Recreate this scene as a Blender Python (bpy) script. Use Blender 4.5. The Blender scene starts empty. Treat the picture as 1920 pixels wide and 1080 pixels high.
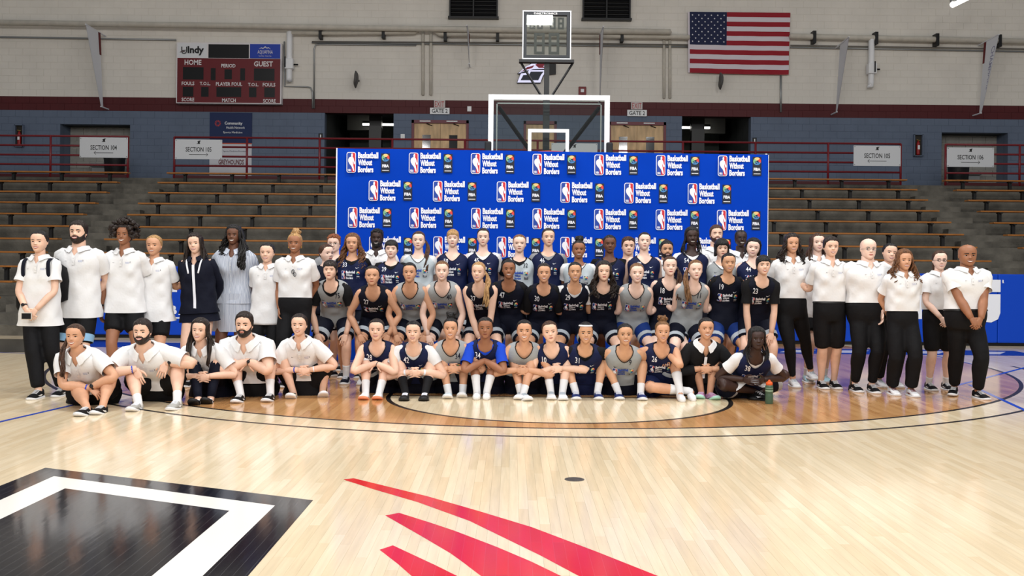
import bpy, math, random
import numpy as np
from mathutils import Vector, Matrix
from mathutils.geometry import tessellate_polygon

# ------------------------------------------------------------------ camera, light, exposure
SC = bpy.context.scene
COL = SC.collection
F, CH, YH, RHO = 1960.0, 1.45, 490.0, 0.0095      # focal length (px), eye height, horizon row, roll
cam = bpy.data.cameras.new('camera'); camo = bpy.data.objects.new('camera', cam); COL.objects.link(camo)
cam.sensor_width = 36.0; cam.lens = 36.0 * F / 1920.0; cam.shift_y = -(540 - YH) / 1920.0
cam.clip_end = 200
camo.location = (0, 0, CH); camo.rotation_euler = (math.pi / 2, -RHO, 0)
SC.camera = camo
SC.view_settings.view_transform = 'Standard'; SC.view_settings.look = 'None'
SC.view_settings.gamma = 1.0; SC.view_settings.use_curve_mapping = False
SC.view_settings.exposure = -0.08
W = bpy.data.worlds.new('hall_air'); SC.world = W; W.use_nodes = True
W.node_tree.nodes['Background'].inputs[0].default_value = (0.95, 0.97, 1.0, 1)
W.node_tree.nodes['Background'].inputs[1].default_value = 0.27

def area_light(name, loc, size, power, target=None, col=(1, 0.985, 0.96)):
    l = bpy.data.lights.new(name, 'AREA'); l.shape = 'RECTANGLE'; l.size, l.size_y = size
    l.energy = power; l.color = col
    o = bpy.data.objects.new(name, l); COL.objects.link(o); o.location = loc
    d = Vector(target) - Vector(loc) if target else Vector((0, 0, -1))
    o.rotation_euler = d.to_track_quat('-Z', 'Y').to_euler()
    return o
# rows of ceiling fixtures over the court
for iy, yy in enumerate((-2.0, 4.5, 12.0)):
    for xx in (-6.5, 0.5, 7.5):
        area_light('court_light', (xx, yy, 9.4), (1.5, 0.8), (250, 310, 380)[iy], (xx * 0.9, yy + 2.4, 0))

for xx in (-6.5, 0.5, 7.5): area_light('court_light', (xx, -9.0, 8.6), (1.3, 0.7), 430, (xx * 0.7, 11, 1.0))  # added frontal lamps, unseen behind the camera, aimed at the group to brighten faces

def lin(c):
    r = []
    for v in c[:3]:
        v /= 255.0
        r.append(v / 12.92 if v <= 0.04045 else ((v + 0.055) / 1.055) ** 2.4)
    return (r[0], r[1], r[2], 1.0)

MATS = {}
def mat(name, col, rough=0.6, metal=0.0, spec=0.4, var=0.0, vscale=6.0, bump=0.0, bscale=30.0, coat=0.0, emit=0.0, stretch=None, sss=0.0):
    if name in MATS: return MATS[name]
    m = bpy.data.materials.new(name); m.use_nodes = True
    nt = m.node_tree; b = nt.nodes['Principled BSDF']
    c = lin(col)
    b.inputs['Base Color'].default_value = c
    b.inputs['Roughness'].default_value = rough; b.inputs['Metallic'].default_value = metal
    b.inputs['Specular IOR Level'].default_value = spec
    if coat: b.inputs['Coat Weight'].default_value = coat; b.inputs['Coat Roughness'].default_value = 0.12
    if emit:
        b.inputs['Emission Color'].default_value = c; b.inputs['Emission Strength'].default_value = emit
    tc = None
    if var or bump:
        tc = nt.nodes.new('ShaderNodeTexCoord'); out = tc.outputs['Object']
        if stretch:
            mp = nt.nodes.new('ShaderNodeMapping'); mp.inputs['Scale'].default_value = stretch
            nt.links.new(out, mp.inputs['Vector']); out = mp.outputs['Vector']
    if var:
        n = nt.nodes.new('ShaderNodeTexNoise'); n.inputs['Scale'].default_value = vscale; n.inputs['Detail'].default_value = 4
        nt.links.new(out, n.inputs['Vector'])
        r = nt.nodes.new('ShaderNodeValToRGB')
        e = r.color_ramp.elements
        e[0].position = 0.3; e[1].position = 0.7
        e[0].color = tuple(max(0, v * (1 - var)) for v in c[:3]) + (1,)
        e[1].color = tuple(min(1, v * (1 + var)) for v in c[:3]) + (1,)
        nt.links.new(n.outputs['Fac'], r.inputs['Fac']); nt.links.new(r.outputs['Color'], b.inputs['Base Color'])
    if bump:
        n2 = nt.nodes.new('ShaderNodeTexNoise'); n2.inputs['Scale'].default_value = bscale; n2.inputs['Detail'].default_value = 3
        nt.links.new(out, n2.inputs['Vector'])
        bp = nt.nodes.new('ShaderNodeBump'); bp.inputs['Strength'].default_value = bump; bp.inputs['Distance'].default_value = 0.02
        nt.links.new(n2.outputs['Fac'], bp.inputs['Height']); nt.links.new(bp.outputs['Normal'], b.inputs['Normal'])
    MATS[name] = m
    return m

# ------------------------------------------------------------------ geometry helpers
def at(px, py, Y):
    u, v = (px - 960) / F, (YH - py) / F
    c, s = math.cos(RHO), math.sin(RHO)
    return Vector(((u * c - v * s) * Y, Y, CH + (u * s + v * c) * Y))
def floor_at(px, py, z=0.0):
    u, v = (px - 960) / F, (YH - py) / F
    c, s = math.cos(RHO), math.sin(RHO)
    Y = (z - CH) / (u * s + v * c)
    return Vector(((u * c - v * s) * Y, Y, z))

ORG = {}
def origin(o):
    v = Vector((0, 0, 0))
    while o is not None:
        v += ORG.get(o.name, Vector((0, 0, 0))); o = o.parent
    return v
def tag(o, label=None, cat=None, group=None, kind=None):
    if label: o['label'] = label
    if cat: o['category'] = cat
    if group: o['group'] = group
    if kind: o['kind'] = kind
    return o
def empty(name, loc, label=None, cat=None, group=None, kind=None, parent=None):
    o = bpy.data.objects.new(name, None); COL.objects.link(o)
    o.empty_display_size = 0.1
    loc = Vector(loc)
    o.parent = parent
    o.location = loc - origin(parent) if parent else loc
    ORG[o.name] = Vector(o.location)
    return tag(o, label, cat, group, kind)

class MB:
    def __init__(s): s.v = []; s.f = []; s.m = []; s.n = 0
    def add(s, verts, faces, m=0):
        b = s.n; verts = np.asarray(verts, float).reshape(-1, 3)
        s.v.append(verts); s.n += len(verts)
        for f in faces: s.f.append(tuple(i + b for i in f)); s.m.append(m)
        return b
    def grid(s, A, m=0, closed=True, cap0=None, cap1=None):
        A = np.asarray(A, float); R, N = A.shape[:2]
        b = s.n; s.v.append(A.reshape(-1, 3)); s.n += R * N
        f = s.f; mm = s.m
        for i in range(R - 1):
            o = b + i * N; q = o + N
            for j in range(N - 1): f.append((o + j, o + j + 1, q + j + 1, q + j)); mm.append(m)
            if closed: f.append((o + N - 1, o, q, q + N - 1)); mm.append(m)
        for ring, apex, flip in ((0, cap0, True), (R - 1, cap1, False)):
            if apex is None: continue
            s.v.append(np.asarray(apex, float).reshape(1, 3)); c = s.n; s.n += 1
            o = b + ring * N
            for j in range(N if closed else N - 1):
                k = (j + 1) % N
                f.append((c, o + k, o + j) if flip else (c, o + j, o + k)); mm.append(m)
    def box(s, x0, x1, y0, y1, z0, z1, m=0):
        s.add([(x0, y0, z0), (x1, y0, z0), (x1, y1, z0), (x0, y1, z0), (x0, y0, z1), (x1, y0, z1), (x1, y1, z1), (x0, y1, z1)],
              [(0, 3, 2, 1), (4, 5, 6, 7), (0, 1, 5, 4), (1, 2, 6, 5), (2, 3, 7, 6), (3, 0, 4, 7)], m)
    def poly(s, pts, m=0):
        tris = tessellate_polygon([[Vector(p) for p in pts]])
        s.add(pts, tris, m)
    def build(s, name, mats, parent=None, smooth=False, loc=None, bevel=0.0, **tags):
        me = bpy.data.meshes.new(name)
        V = np.vstack(s.v) if s.v else np.zeros((0, 3))
        o = bpy.data.objects.new(name, me); COL.objects.link(o)
        o.parent = parent
        base = origin(parent) if parent else Vector((0, 0, 0))
        if parent is None and loc is not None:
            o.location = loc; base = Vector(loc); ORG[o.name] = Vector(loc)
        V = V - np.array(base)
        me.from_pydata(V.tolist(), [], s.f)
        if not isinstance(mats, (list, tuple)): mats = [mats]
        for k in mats: me.materials.append(k)
        if len(mats) > 1: me.polygons.foreach_set('material_index', s.m)
        if smooth: me.polygons.foreach_set('use_smooth', [True] * len(me.polygons))
        me.update()
        if bevel:
            md = o.modifiers.new('bevel', 'BEVEL'); md.width = bevel; md.segments = 2; md.limit_method = 'ANGLE'
        tag(o, tags.get('label'), tags.get('cat'), tags.get('group'), tags.get('kind'))
        return o

def catmull(P, sub):
    P = np.asarray(P, float)
    if len(P) < 3 or sub <= 1:
        if sub <= 1: return P
        t = np.linspace(0, 1, sub + 1)[:, None]
        return P[0] * (1 - t) + P[1] * t
    Q = np.vstack([2 * P[0] - P[1], P, 2 * P[-1] - P[-2]])
    out = []
    for i in range(1, len(Q) - 2):
        a, b, c, d = Q[i - 1], Q[i], Q[i + 1], Q[i + 2]
        for k in range(sub):
            t = k / sub
            out.append(0.5 * ((2 * b) + (-a + c) * t + (2 * a - 5 * b + 4 * c - d) * t * t + (-a + 3 * b - 3 * c + d) * t ** 3))
    out.append(P[-1])
    return np.array(out)
def nrm(v):
    v = np.asarray(v, float); l = np.linalg.norm(v)
    return v / l if l > 1e-9 else v
def tube(mb, pts, rad, n=8, m=0, sub=3, caps=(True, True), ref=None, lobes=0.0, nl=5, ph=0.0):
    pts = np.asarray(pts, float); rad = np.asarray(rad, float)
    if rad.ndim == 0: rad = np.full((len(pts), 1), float(rad))
    if rad.ndim == 1: rad = rad[:, None]
    if rad.shape[1] == 1: rad = np.hstack([rad, rad])
    C = catmull(np.hstack([pts, rad]), sub)
    p, r = C[:, :3], np.maximum(C[:, 3:5], 1e-4)
    T = np.gradient(p, axis=0); T /= np.maximum(np.linalg.norm(T, axis=1), 1e-9)[:, None]
    if ref is None:
        h = np.array([0, 1.0, 0]) if abs(T[0][1]) < 0.8 else np.array([1.0, 0, 0])
    else: h = np.asarray(ref, float)
    U = []
    u = h
    for k in range(len(p)):
        if ref is not None: u = h
        u = u - T[k] * np.dot(u, T[k]); u = nrm(u); U.append(u)
    U = np.array(U); Vv = np.cross(T, U)
    a = np.linspace(0, 2 * math.pi, n, endpoint=False)
    mod = 1 + lobes * np.cos(nl * a + ph)
    ring = (p[:, None, :] + U[:, None, :] * (np.cos(a) * mod)[None, :, None] * r[:, 0][:, None, None]
            + Vv[:, None, :] * (np.sin(a) * mod)[None, :, None] * r[:, 1][:, None, None])
    k0 = p[0] - T[0] * r[0].mean() * 0.5 if caps[0] else None
    k1 = p[-1] + T[-1] * r[-1].mean() * 0.5 if caps[1] else None
    mb.grid(ring, m, True, k0, k1)
    return p, r
def rod(mb, a, b, r, n=8, m=0):
    tube(mb, [tuple(a), tuple(b)], [r, r], n, m, sub=1)
def box_obj(name, x0, x1, y0, y1, z0, z1, mt, parent=None, bevel=0.0, **k):
    b = MB(); b.box(x0, x1, y0, y1, z0, z1); return b.build(name, mt, parent, bevel=bevel, **k)

# flat lettering -------------------------------------------------------------
_TXT = {}
def text2d(s, bold=0.0):
    key = (s, bold)
    if key in _TXT: return _TXT[key]
    cu = bpy.data.curves.new('t', 'FONT'); cu.body = s; cu.resolution_u = 2; cu.offset = bold
    cu.fill_mode = 'FRONT'
    o = bpy.data.objects.new('t', cu); COL.objects.link(o)
    bpy.context.view_layer.update()
    me = o.to_mesh()
    V = np.array([v.co[:] for v in me.vertices]); Fc = [tuple(p.vertices) for p in me.polygons]
    o.to_mesh_clear(); bpy.data.objects.remove(o); bpy.data.curves.remove(cu)
    lo, hi = V.min(0), V.max(0)
    V = (V - lo) / np.maximum(hi - lo, 1e-6); asp = (hi[0] - lo[0]) / (hi[1] - lo[1])
    _TXT[key] = (V[:, :2], Fc, asp)
    return _TXT[key]
def put_text(mb, s, x, z, w, h, mp, m=0, bold=0.0):
    """text with its lower left corner at (x,z), w by h; mp maps (x,z) to a point"""
    V, Fc, asp = text2d(s, bold)
    if w is None: w = asp * h
    if len(V): mb.add([mp(x + a * w, z + b * h) for a, b in V], Fc, m)
def lettering(s, cx, cz, y, w, h, mt, parent, bold=0.02, name='lettering'):
    b = MB(); V, Fc, asp = text2d(s, bold)
    if w is None: w = asp * h
    put_text(b, s, cx - w / 2, cz - h / 2, w, h, lambda a, c: (a, y, c), 0, bold)
    return b.build(name, mt, parent)
def rrect(x0, x1, z0, z1, r, n=4):
    P = []
    for cx, cz, a0 in ((x1 - r, z1 - r, 0), (x0 + r, z1 - r, 90), (x0 + r, z0 + r, 180), (x1 - r, z0 + r, 270)):
        for k in range(n + 1):
            a = math.radians(a0 + 90 * k / n); P.append((cx + r * math.cos(a), cz + r * math.sin(a)))
    return P

# shared colours
M_white = mat('white_paint', (235, 236, 238), 0.45)
M_black = mat('black_paint', (14, 14, 16), 0.5)
M_maroon = mat('maroon_paint', (96, 22, 28), 0.5, var=0.12)
M_steel = mat('galvanised_steel', (150, 152, 152), 0.4, 0.7)
M_pipe = mat('cream_pipe', (196, 190, 178), 0.5, var=0.08)
M_navy = mat('navy_print', (18, 26, 62), 0.6)
# ------------------------------------------------------------------ floor: maple strips, stain, painted marks
BK = Vector((0.51, 15.40, 0))      # point under the basket
FTY = 11.2
def maple():
    m = bpy.data.materials.new('maple'); m.use_nodes = True; nt = m.node_tree; N = nt.nodes; L = nt.links
    b = N['Principled BSDF']
    def math_(op, a, c=None, **k):
        n = N.new('ShaderNodeMath'); n.operation = op
        for i, v in enumerate((a, c)):
            if v is None: continue
            if isinstance(v, (int, float)): n.inputs[i].default_value = v
            else: L.new(v, n.inputs[i])
        return n.outputs[0]
    geo = N.new('ShaderNodeNewGeometry'); oi = N.new('ShaderNodeObjectInfo')
    rnd = math_('FRACT', math_('ADD', geo.outputs['Random Per Island'], oi.outputs['Random']))
    def dist(p):
        v = N.new('ShaderNodeVectorMath'); v.operation = 'DISTANCE'
        L.new(geo.outputs['Position'], v.inputs[0]); v.inputs[1].default_value = p
        return v.outputs['Value']
    inarc = math_('LESS_THAN', dist((BK.x, BK.y, 0)), 6.30)
    infc = math_('LESS_THAN', dist((BK.x, FTY, 0)), 1.81)
    xyz = N.new('ShaderNodeSeparateXYZ'); L.new(geo.outputs['Position'], xyz.inputs[0])
    near = math_('LESS_THAN', xyz.outputs['Y'], FTY)
    infc = math_('MULTIPLY', infc, near)
    stain = math_('MULTIPLY', inarc, math_('SUBTRACT', 1.0, infc))
    ramp = N.new('ShaderNodeValToRGB'); e = ramp.color_ramp.elements
    e[0].color = lin((228, 206, 170)); e[1].color = lin((240, 222, 190)); e[0].position = 0.0; e[1].position = 1.0
    L.new(rnd, ramp.inputs['Fac'])
    ramp2 = N.new('ShaderNodeValToRGB'); e = ramp2.color_ramp.elements
    e[0].color = lin((184, 132, 82)); e[1].color = lin((208, 160, 108))
    L.new(rnd, ramp2.inputs['Fac'])
    mp = N.new('ShaderNodeMapping'); mp.inputs['Scale'].default_value = (38, 2.2, 1)
    L.new(geo.outputs['Position'], mp.inputs['Vector'])
    gr = N.new('ShaderNodeTexNoise'); gr.inputs['Scale'].default_value = 1.0; gr.inputs['Detail'].default_value = 5
    L.new(mp.outputs['Vector'], gr.inputs['Vector'])
    mix = N.new('ShaderNodeMix'); mix.data_type = 'RGBA'
    L.new(stain, mix.inputs['Factor']); L.new(ramp.outputs['Color'], mix.inputs['A']); L.new(ramp2.outputs['Color'], mix.inputs['B'])
    gm = N.new('ShaderNodeMapRange'); gm.inputs['From Min'].default_value = 0.3; gm.inputs['From Max'].default_value = 0.7
    gm.inputs['To Min'].default_value = 0.92; gm.inputs['To Max'].default_value = 1.05
    L.new(gr.outputs['Fac'], gm.inputs['Value'])
    mul = N.new('ShaderNodeVectorMath'); mul.operation = 'SCALE'
    L.new(mix.outputs['Result'], mul.inputs[0]); L.new(gm.outputs['Result'], mul.inputs['Scale'])
    L.new(mul.outputs['Vector'], b.inputs['Base Color'])
    finish(m, b)
    return m
def finish(m, b, rough=0.13):
    """glossy court lacquer with slight waviness"""
    nt = m.node_tree
    b.inputs['Roughness'].default_value = rough; b.inputs['Specular IOR Level'].default_value = 0.5
    g = nt.nodes.new('ShaderNodeNewGeometry'); mp = nt.nodes.new('ShaderNodeMapping'); mp.inputs['Scale'].default_value = (16, 1.3, 1)
    nt.links.new(g.outputs['Position'], mp.inputs['Vector'])
    n = nt.nodes.new('ShaderNodeTexNoise'); n.inputs['Scale'].default_value = 1.0; n.inputs['Detail'].default_value = 2
    nt.links.new(mp.outputs['Vector'], n.inputs['Vector'])
    bp = nt.nodes.new('ShaderNodeBump'); bp.inputs['Strength'].default_value = 0.05; bp.inputs['Distance'].default_value = 0.01
    nt.links.new(n.outputs['Fac'], bp.inputs['Height']); nt.links.new(bp.outputs['Normal'], b.inputs['Normal'])
M_maple = maple()
PW = 0.0572          # strip width
def court_paint(name, col, seams=0.0, rough=0.14):
    m = bpy.data.materials.new(name); m.use_nodes = True; nt = m.node_tree; N = nt.nodes; L = nt.links
    b = N['Principled BSDF']; b.inputs['Base Color'].default_value = lin(col)
    finish(m, b, rough)
    if seams:
        g = N.new('ShaderNodeNewGeometry')
        sp = N.new('ShaderNodeVectorMath'); sp.operation = 'ADD'; sp.inputs[1].default_value = (9.9, 0, 0); L.new(g.outputs['Position'], sp.inputs[0])
        sw = N.new('ShaderNodeVectorRotate'); sw.rotation_type = 'Z_AXIS'; sw.inputs['Angle'].default_value = math.pi / 2
        L.new(sp.outputs['Vector'], sw.inputs['Vector'])
        br = N.new('ShaderNodeTexBrick'); br.inputs['Scale'].default_value = 1.0
        br.inputs['Brick Width'].default_value = 0.9; br.inputs['Row Height'].default_value = PW
        br.inputs['Mortar Size'].default_value = 0.0011; br.inputs['Mortar Smooth'].default_value = 0.3; br.offset = 0.37
        c = lin(col)
        br.inputs['Color1'].default_value = c; br.inputs['Color2'].default_value = tuple(min(1, v * 1.15) for v in c[:3]) + (1,)
        br.inputs['Mortar'].default_value = tuple(min(1, v + seams) for v in c[:3]) + (1,)
        L.new(sw.outputs['Vector'], br.inputs['Vector']); L.new(br.outputs['Color'], b.inputs['Base Color'])
    return m
floor = empty('floor', (0, 9, 0), kind='structure')
box_obj('subfloor', -26, 26, -8, 36, -0.2, -0.012, mat('subfloor', (150, 112, 72), 0.7), floor)
box_obj('floor_border', -26, -9.9, -8, 30, -0.012, 0.0, M_maple, floor)
box_obj('floor_border', 10.1, 26, -8, 30, -0.012, 0.0, M_maple, floor)
box_obj('floor_border', -9.9, 10.1, -8, 1.0, -0.012, 0.0, M_maple, floor)
rng = random.Random(11)
planks = []
nx = int(20.0 / PW)
for i in range(nx):
    x = -9.9 + i * PW
    y = 1.0 - rng.random()
    while y < 19.6:
        ln = rng.uniform(0.55, 1.7)
        y1 = min(y + ln, 19.6)
        planks.append((x, max(y, 1.0), y1)); y = y1
um = MB(); um.box(0, PW - 0.0006, 0, 1, -0.012, 0)
ume = None
vis = sorted([p for p in planks if p[1] > 3.9 and abs(p[0] + PW / 2) < (p[1] + p[2]) / 2 * 0.5 and p[2] - p[1] > 0.5], key=lambda p: p[1])[:300]
vset = set(vis)
for p in vis:
    if ume is None:
        o = um.build('plank', M_maple, floor); ume = o.data
    else:
        o = bpy.data.objects.new('plank', ume); COL.objects.link(o); o.parent = floor
    o.location = (p[0], p[1] - 9, 0)
    o.scale = (1, p[2] - p[1] - 0.0006, 1)
ume.transform(Matrix.Translation((0, 9, 0)))
sb = MB()
for p in planks:
    if p in vset: continue
    sb.box(p[0], p[0] + PW - 0.0006, p[1], p[2] - 0.0006, -0.012, 0)
sb.build('plank_field', M_maple, floor, kind='stuff')

Mk_black = court_paint('court_black', (14, 16, 25), 0.07, 0.1)
Mk_line = court_paint('court_line_black', (16, 15, 18), 0, 0.32)
Mk_white = court_paint('court_white', (246, 243, 236), 0)
Mk_red = court_paint('court_red', (208, 16, 22), 0.04)
Mk_blue = court_paint('court_blue', (40, 78, 190), 0)
Mk_navy = court_paint('court_navy', (26, 44, 120), 0)
def flat(name, pts, m, z=0.0006):
    b = MB(); b.poly([(p[0], p[1], z) for p in pts]); return b.build(name, m, floor)
def arc_mark(name, c, r, a0, a1, w, m, z=0.0006, n=120):
    A = np.radians(np.linspace(a0, a1, n))
    G = np.stack([np.stack([c[0] + (r - w / 2) * np.cos(A), c[1] + (r - w / 2) * np.sin(A), np.full(n, z)], -1),
                  np.stack([c[0] + (r + w / 2) * np.cos(A), c[1] + (r + w / 2) * np.sin(A), np.full(n, z)], -1)])
    b = MB(); b.grid(G[::-1], 0, False); return b.build(name, m, floor)
def line_mark(name, a, c, w, m, z=0.0006):
    a = np.array(a[:2], float); c = np.array(c[:2], float); d = nrm(c - a); q = np.array([-d[1], d[0]]) * w / 2
    return flat(name, [a - q, c - q, c + q, a + q], m, z)
arc_mark('free_throw_circle', (BK.x, FTY), 1.81, 180, 360, 0.05, Mk_line)
line_mark('free_throw_line', (BK.x - 1.83, FTY), (BK.x + 1.83, FTY), 0.05, Mk_line)
for s in (-1, 1): line_mark('lane_line', (BK.x + s * 1.81, FTY), (BK.x + s * 1.81, 17.0), 0.05, Mk_line, 0.0008)
arc_mark('three_point_arc', (BK.x, BK.y), 6.30, 184, 356, 0.05, Mk_line)
arc_mark('three_point_arc', (BK.x, BK.y), 6.75, 182, 358, 0.05, Mk_line)
for s in (-1, 1):
    line_mark('sideline_mark', (BK.x + s * 6.28, BK.y - 0.44), (BK.x + s * 6.28, 17.0), 0.05, Mk_navy, 0.0006)
# blue volleyball lines
def fl2(a, b, w, m, nm='court_line', ext=0.0):
    p, q = floor_at(*a), floor_at(*b); d = (q - p).normalized()
    return line_mark(nm, p - d * ext, q + d * ext, w, m, 0.0011)
fl2((0, 791), (100, 768), 0.05, Mk_blue, ext=1.0)
fl2((1858, 740), (1919, 768), 0.05, Mk_blue, ext=1.0)
fl2((1858, 706), (1919, 690), 0.05, Mk_blue, ext=1.5)
fl2((0, 661), (190, 668), 0.05, Mk_blue, ext=1.0)
# baseline band with lettering, black apron left
flat('baseline_band', [(-7.3, 16.9), (8.6, 16.9), (8.6, 17.9), (-7.3, 17.9)], Mk_navy)
flat('apron_paint', [(-12, 15.2), (-6.9, 15.9), (-6.9, 18.4), (-12, 18.4)], Mk_black, 0.0005)
for i, x in enumerate((3.4, 4.4, 5.3, 6.6, 7.6)):
    flat('baseline_letter', [(x, 17.15), (x + 0.42, 17.15), (x + 0.75, 17.65), (x + 0.3, 17.65)], Mk_white, 0.0012)
# centre-court emblem: black block with white band
def ext_poly(apex, right, down, left):
    A, R_, D, Lf = (floor_at(*q) for q in (apex, right, down, left))
    D2 = R_ + (D - R_).normalized() * 5.5
    L2 = A + (Lf - A).normalized() * 4.2
    return [A, R_, D2, L2 + (D2 - R_), L2]
flat('emblem_block', ext_poly((85, 877), (587, 938), (465, 1080), (0, 911)), Mk_black, 0.0006)
flat('emblem_band', ext_poly((101, 893), (515.6, 948), (380, 1080), (0, 938)), Mk_white, 0.0010)
flat('emblem_core', ext_poly((122, 916), (430, 958), (285, 1080), (0, 974)), Mk_black, 0.0014)
SW = [[(72, 118), (128, 110), (545, 212), (830, 294), (1130, 385), (1500, 525), (1840, 660), (2300, 860), (1760, 850), (1395, 660), (1180, 545), (975, 445), (780, 350), (490, 245), (250, 175)],
      [(307, 320), (385, 305), (560, 360), (700, 407), (935, 497), (1130, 580), (1295, 660), (1500, 770), (1060, 820), (845, 660), (740, 580), (670, 530), (500, 430)],
      [(275, 513), (350, 488), (590, 600), (715, 662), (880, 750), (600, 770), (455, 660), (375, 590)]]
for s in SW:
    flat('emblem_swoosh', [floor_at(620 + a / 3, 860 + c / 3) for a, c in s], Mk_red, 0.0007)
# round floor plate
p = floor_at(1077, 899)
fp = empty('floor_plate', p, 'round brass floor socket cover set in the maple court', 'floor plate')
b = MB(); a = np.linspace(0, 2 * math.pi, 32, endpoint=False)
R0 = np.stack([p.x + 0.066 * np.cos(a), p.y + 0.066 * np.sin(a), np.full(32, 0.0)], -1)
R1 = R0.copy(); R1[:, 2] = 0.002
R2 = np.stack([p.x + 0.058 * np.cos(a), p.y + 0.058 * np.sin(a), np.full(32, 0.002)], -1)
b.grid(np.stack([R0, R1, R2])); b.build('rim', mat('plate_rim', (120, 118, 112), 0.35, 0.8), fp)
b = MB(); R3 = R2.copy(); R3[:, 2] = 0.0015; b.grid(np.stack([R3, R3 * 0.5 + np.array([p.x, p.y, 0.0015]) * 0.5]), 0, True, None, (p.x, p.y, 0.0015))
b.build('lid', mat('plate_lid', (98, 94, 88), 0.4, 0.7, var=0.3, vscale=60), fp)
# ------------------------------------------------------------------ bleachers
M_conc = mat('bleacher_concrete', (98, 94, 86), 0.85, var=0.35, vscale=3.0, bump=0.3, bscale=25)
M_bench = mat('bench_wood', (164, 104, 46), 0.4, var=0.25, vscale=9, stretch=(0.6, 6, 6))
M_post = mat('bench_post_black', (22, 21, 21), 0.6)
NR, Y0, Z0, TD, RS = 11, 26.3, 3.60, 0.663, 0.291
blea = empty('bleacher_tiers', (0, 23, 0), kind='structure')
def rowY(r): return Y0 - TD * r
def rowZ(r): return Z0 - RS * r            # bench top height
def treadZ(r): return rowZ(r) - 0.30
for r in range(NR):
    yf = rowY(r) - 0.16
    box_obj('tier', -19, 20, yf, yf + TD + (0.3 if r else 0.2), 0.0, treadZ(r), M_conc, blea)
box_obj('tier', -19, 20, rowY(0) + 0.5, 36, 0.0, 3.5, M_conc, blea)
PLAT = 3.5
AIS = [(-9.66, -8.67), (9.88, 10.84)]
for (xa, xb) in AIS:
    for r in range(NR):
        yf = rowY(r) - 0.16
        zlow = treadZ(r + 1) if r < NR - 1 else 0.0
        box_obj('aisle_step', xa + 0.06, xb - 0.06, yf - TD / 2, yf + 0.01, zlow, zlow + (treadZ(r) - zlow) / 2, M_conc, blea)
SEG = [(-19.0, -9.66, 'section of bleachers left of the left aisle'), (-8.67, 9.88, 'middle section of bleachers'), (10.84, 20.0, 'section of bleachers right of the right aisle')]
ORD = ['top', 'second', 'third', 'fourth', 'fifth', 'sixth', 'seventh', 'eighth', 'ninth', 'tenth', 'eleventh']
postme = None
for si, (xa, xb, nm) in enumerate(SEG):
    for r in range(NR):
        y, z = rowY(r), rowZ(r)
        jit = 0.0
        e = empty('bleacher_bench', (xa, y, z), 'long orange-brown wooden plank bench, %s row %s%s' % (ORD[r], 'down, ' if r else '', nm), 'bench', 'plank benches on the bleachers')
        b = MB(); b.box(xa, xb, y - 0.13, y + 0.11, z - 0.036, z)
        b.build('seat_plank', M_bench, e, bevel=0.006)
        n = max(2, int(round((xb - xa - 0.9) / 1.17)))
        for k in range(n + 1):
            x = xa + 0.45 + (xb - xa - 0.9) * k / n
            if x < -14.5 or x > 14.5: continue
            if postme is None:
                q = MB(); q.box(-0.035, 0.035, -0.04, 0.04, -0.26, 0); q.box(-0.03, 0.03, -0.12, 0.1, -0.03, 0.0)
                o = q.build('bench_post', M_post); postme = o.data
                o.parent = e
            else:
                o = bpy.data.objects.new('bench_post', postme); COL.objects.link(o); o.parent = e
            o.location = (x - xa, -0.07, -0.036)
# ------------------------------------------------------------------ courtside barrier pads (blue)
M_blue = mat('pad_blue', (4, 64, 184), 0.55, spec=0.2, bump=0.05, bscale=8)
pad = empty('courtside_barrier', (0, 18.9, 0), 'long bright blue padded courtside barrier in front of the bleachers', 'barrier')
xl, xr = at(98, 600, 18.9).x, 12.0
box_obj('base', xl, xr, 18.93, 19.2, 0.0, 0.06, M_black, pad)
W0 = 2.44
x = xl
while x < xr - 0.2:
    box_obj('pad_panel', x, min(x + W0, xr) - 0.004, 18.86, 19.2, 0.06, 1.30, M_blue, pad, bevel=0.02)
    x += W0
M_padw = mat('pad_lettering', (226, 230, 240), 0.5)
gx0, gx1 = at(1752, 560, 18.85).x, at(1876, 560, 18.85).x
def pad_letter(s, x0, x1, z0, z1):
    p = (x1 - x0) / len(s)
    for k, ch in enumerate(s):
        b = MB(); wd = p * (0.86 if ch != 'I' else 0.34); put_text(b, ch, x0 + k * p + (0 if ch != 'I' else 0.25 * p), z0, wd, z1 - z0, lambda a, c: (a, 18.853, c), 0, 0.045); b.build('lettering', M_padw, pad)
# block G at the far end, drawn as strokes
gz0, gz1 = 0.50, 1.17
b = MB()
def rect(x0, x1, z0, z1): b.poly([(x0, 18.853, z0), (x1, 18.853, z0), (x1, 18.853, z1), (x0, 18.853, z1)])
wG = gx1 - gx0; st = 0.27
rect(gx0 + 0.1, gx1, gz1 - 0.19, gz1 + 0.03); b.build('lettering', M_padw, pad); b = MB(); rect(gx0, gx0 + st, gz0 + 0.1, gz1 - 0.22); b.build('lettering', M_padw, pad); b = MB()
b.poly([(gx0 + 0.12, 18.853, gz0), (gx1 - 0.16, 18.853, gz0 - 0.07), (gx1 - 0.04, 18.853, gz0 - 0.01), (gx1, 18.853, gz0 + 0.1), (gx1, 18.853, gz0 + 0.44), (gx1 - 0.5, 18.853, gz0 + 0.44), (gx1 - 0.5, 18.853, gz0 + 0.25), (gx1 - st, 18.853, gz0 + 0.25), (gx1 - st, 18.853, gz0 + 0.16), (gx0 + 0.12, 18.853, gz0 + 0.2)])
b.build('lettering', M_padw, pad)
pad_letter('R', gx1 + 0.03, gx1 + 0.07, gz1 - 0.03, gz1 + 0.03)
pad_letter('SPALDIN', at(1210, 560, 18.85).x, gx0 - 0.12, gz0 - 0.02, gz1 + 0.03)
pad_letter('NBA', at(298, 592, 18.85).x, at(352, 592, 18.85).x, 0.43, 0.60)
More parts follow.
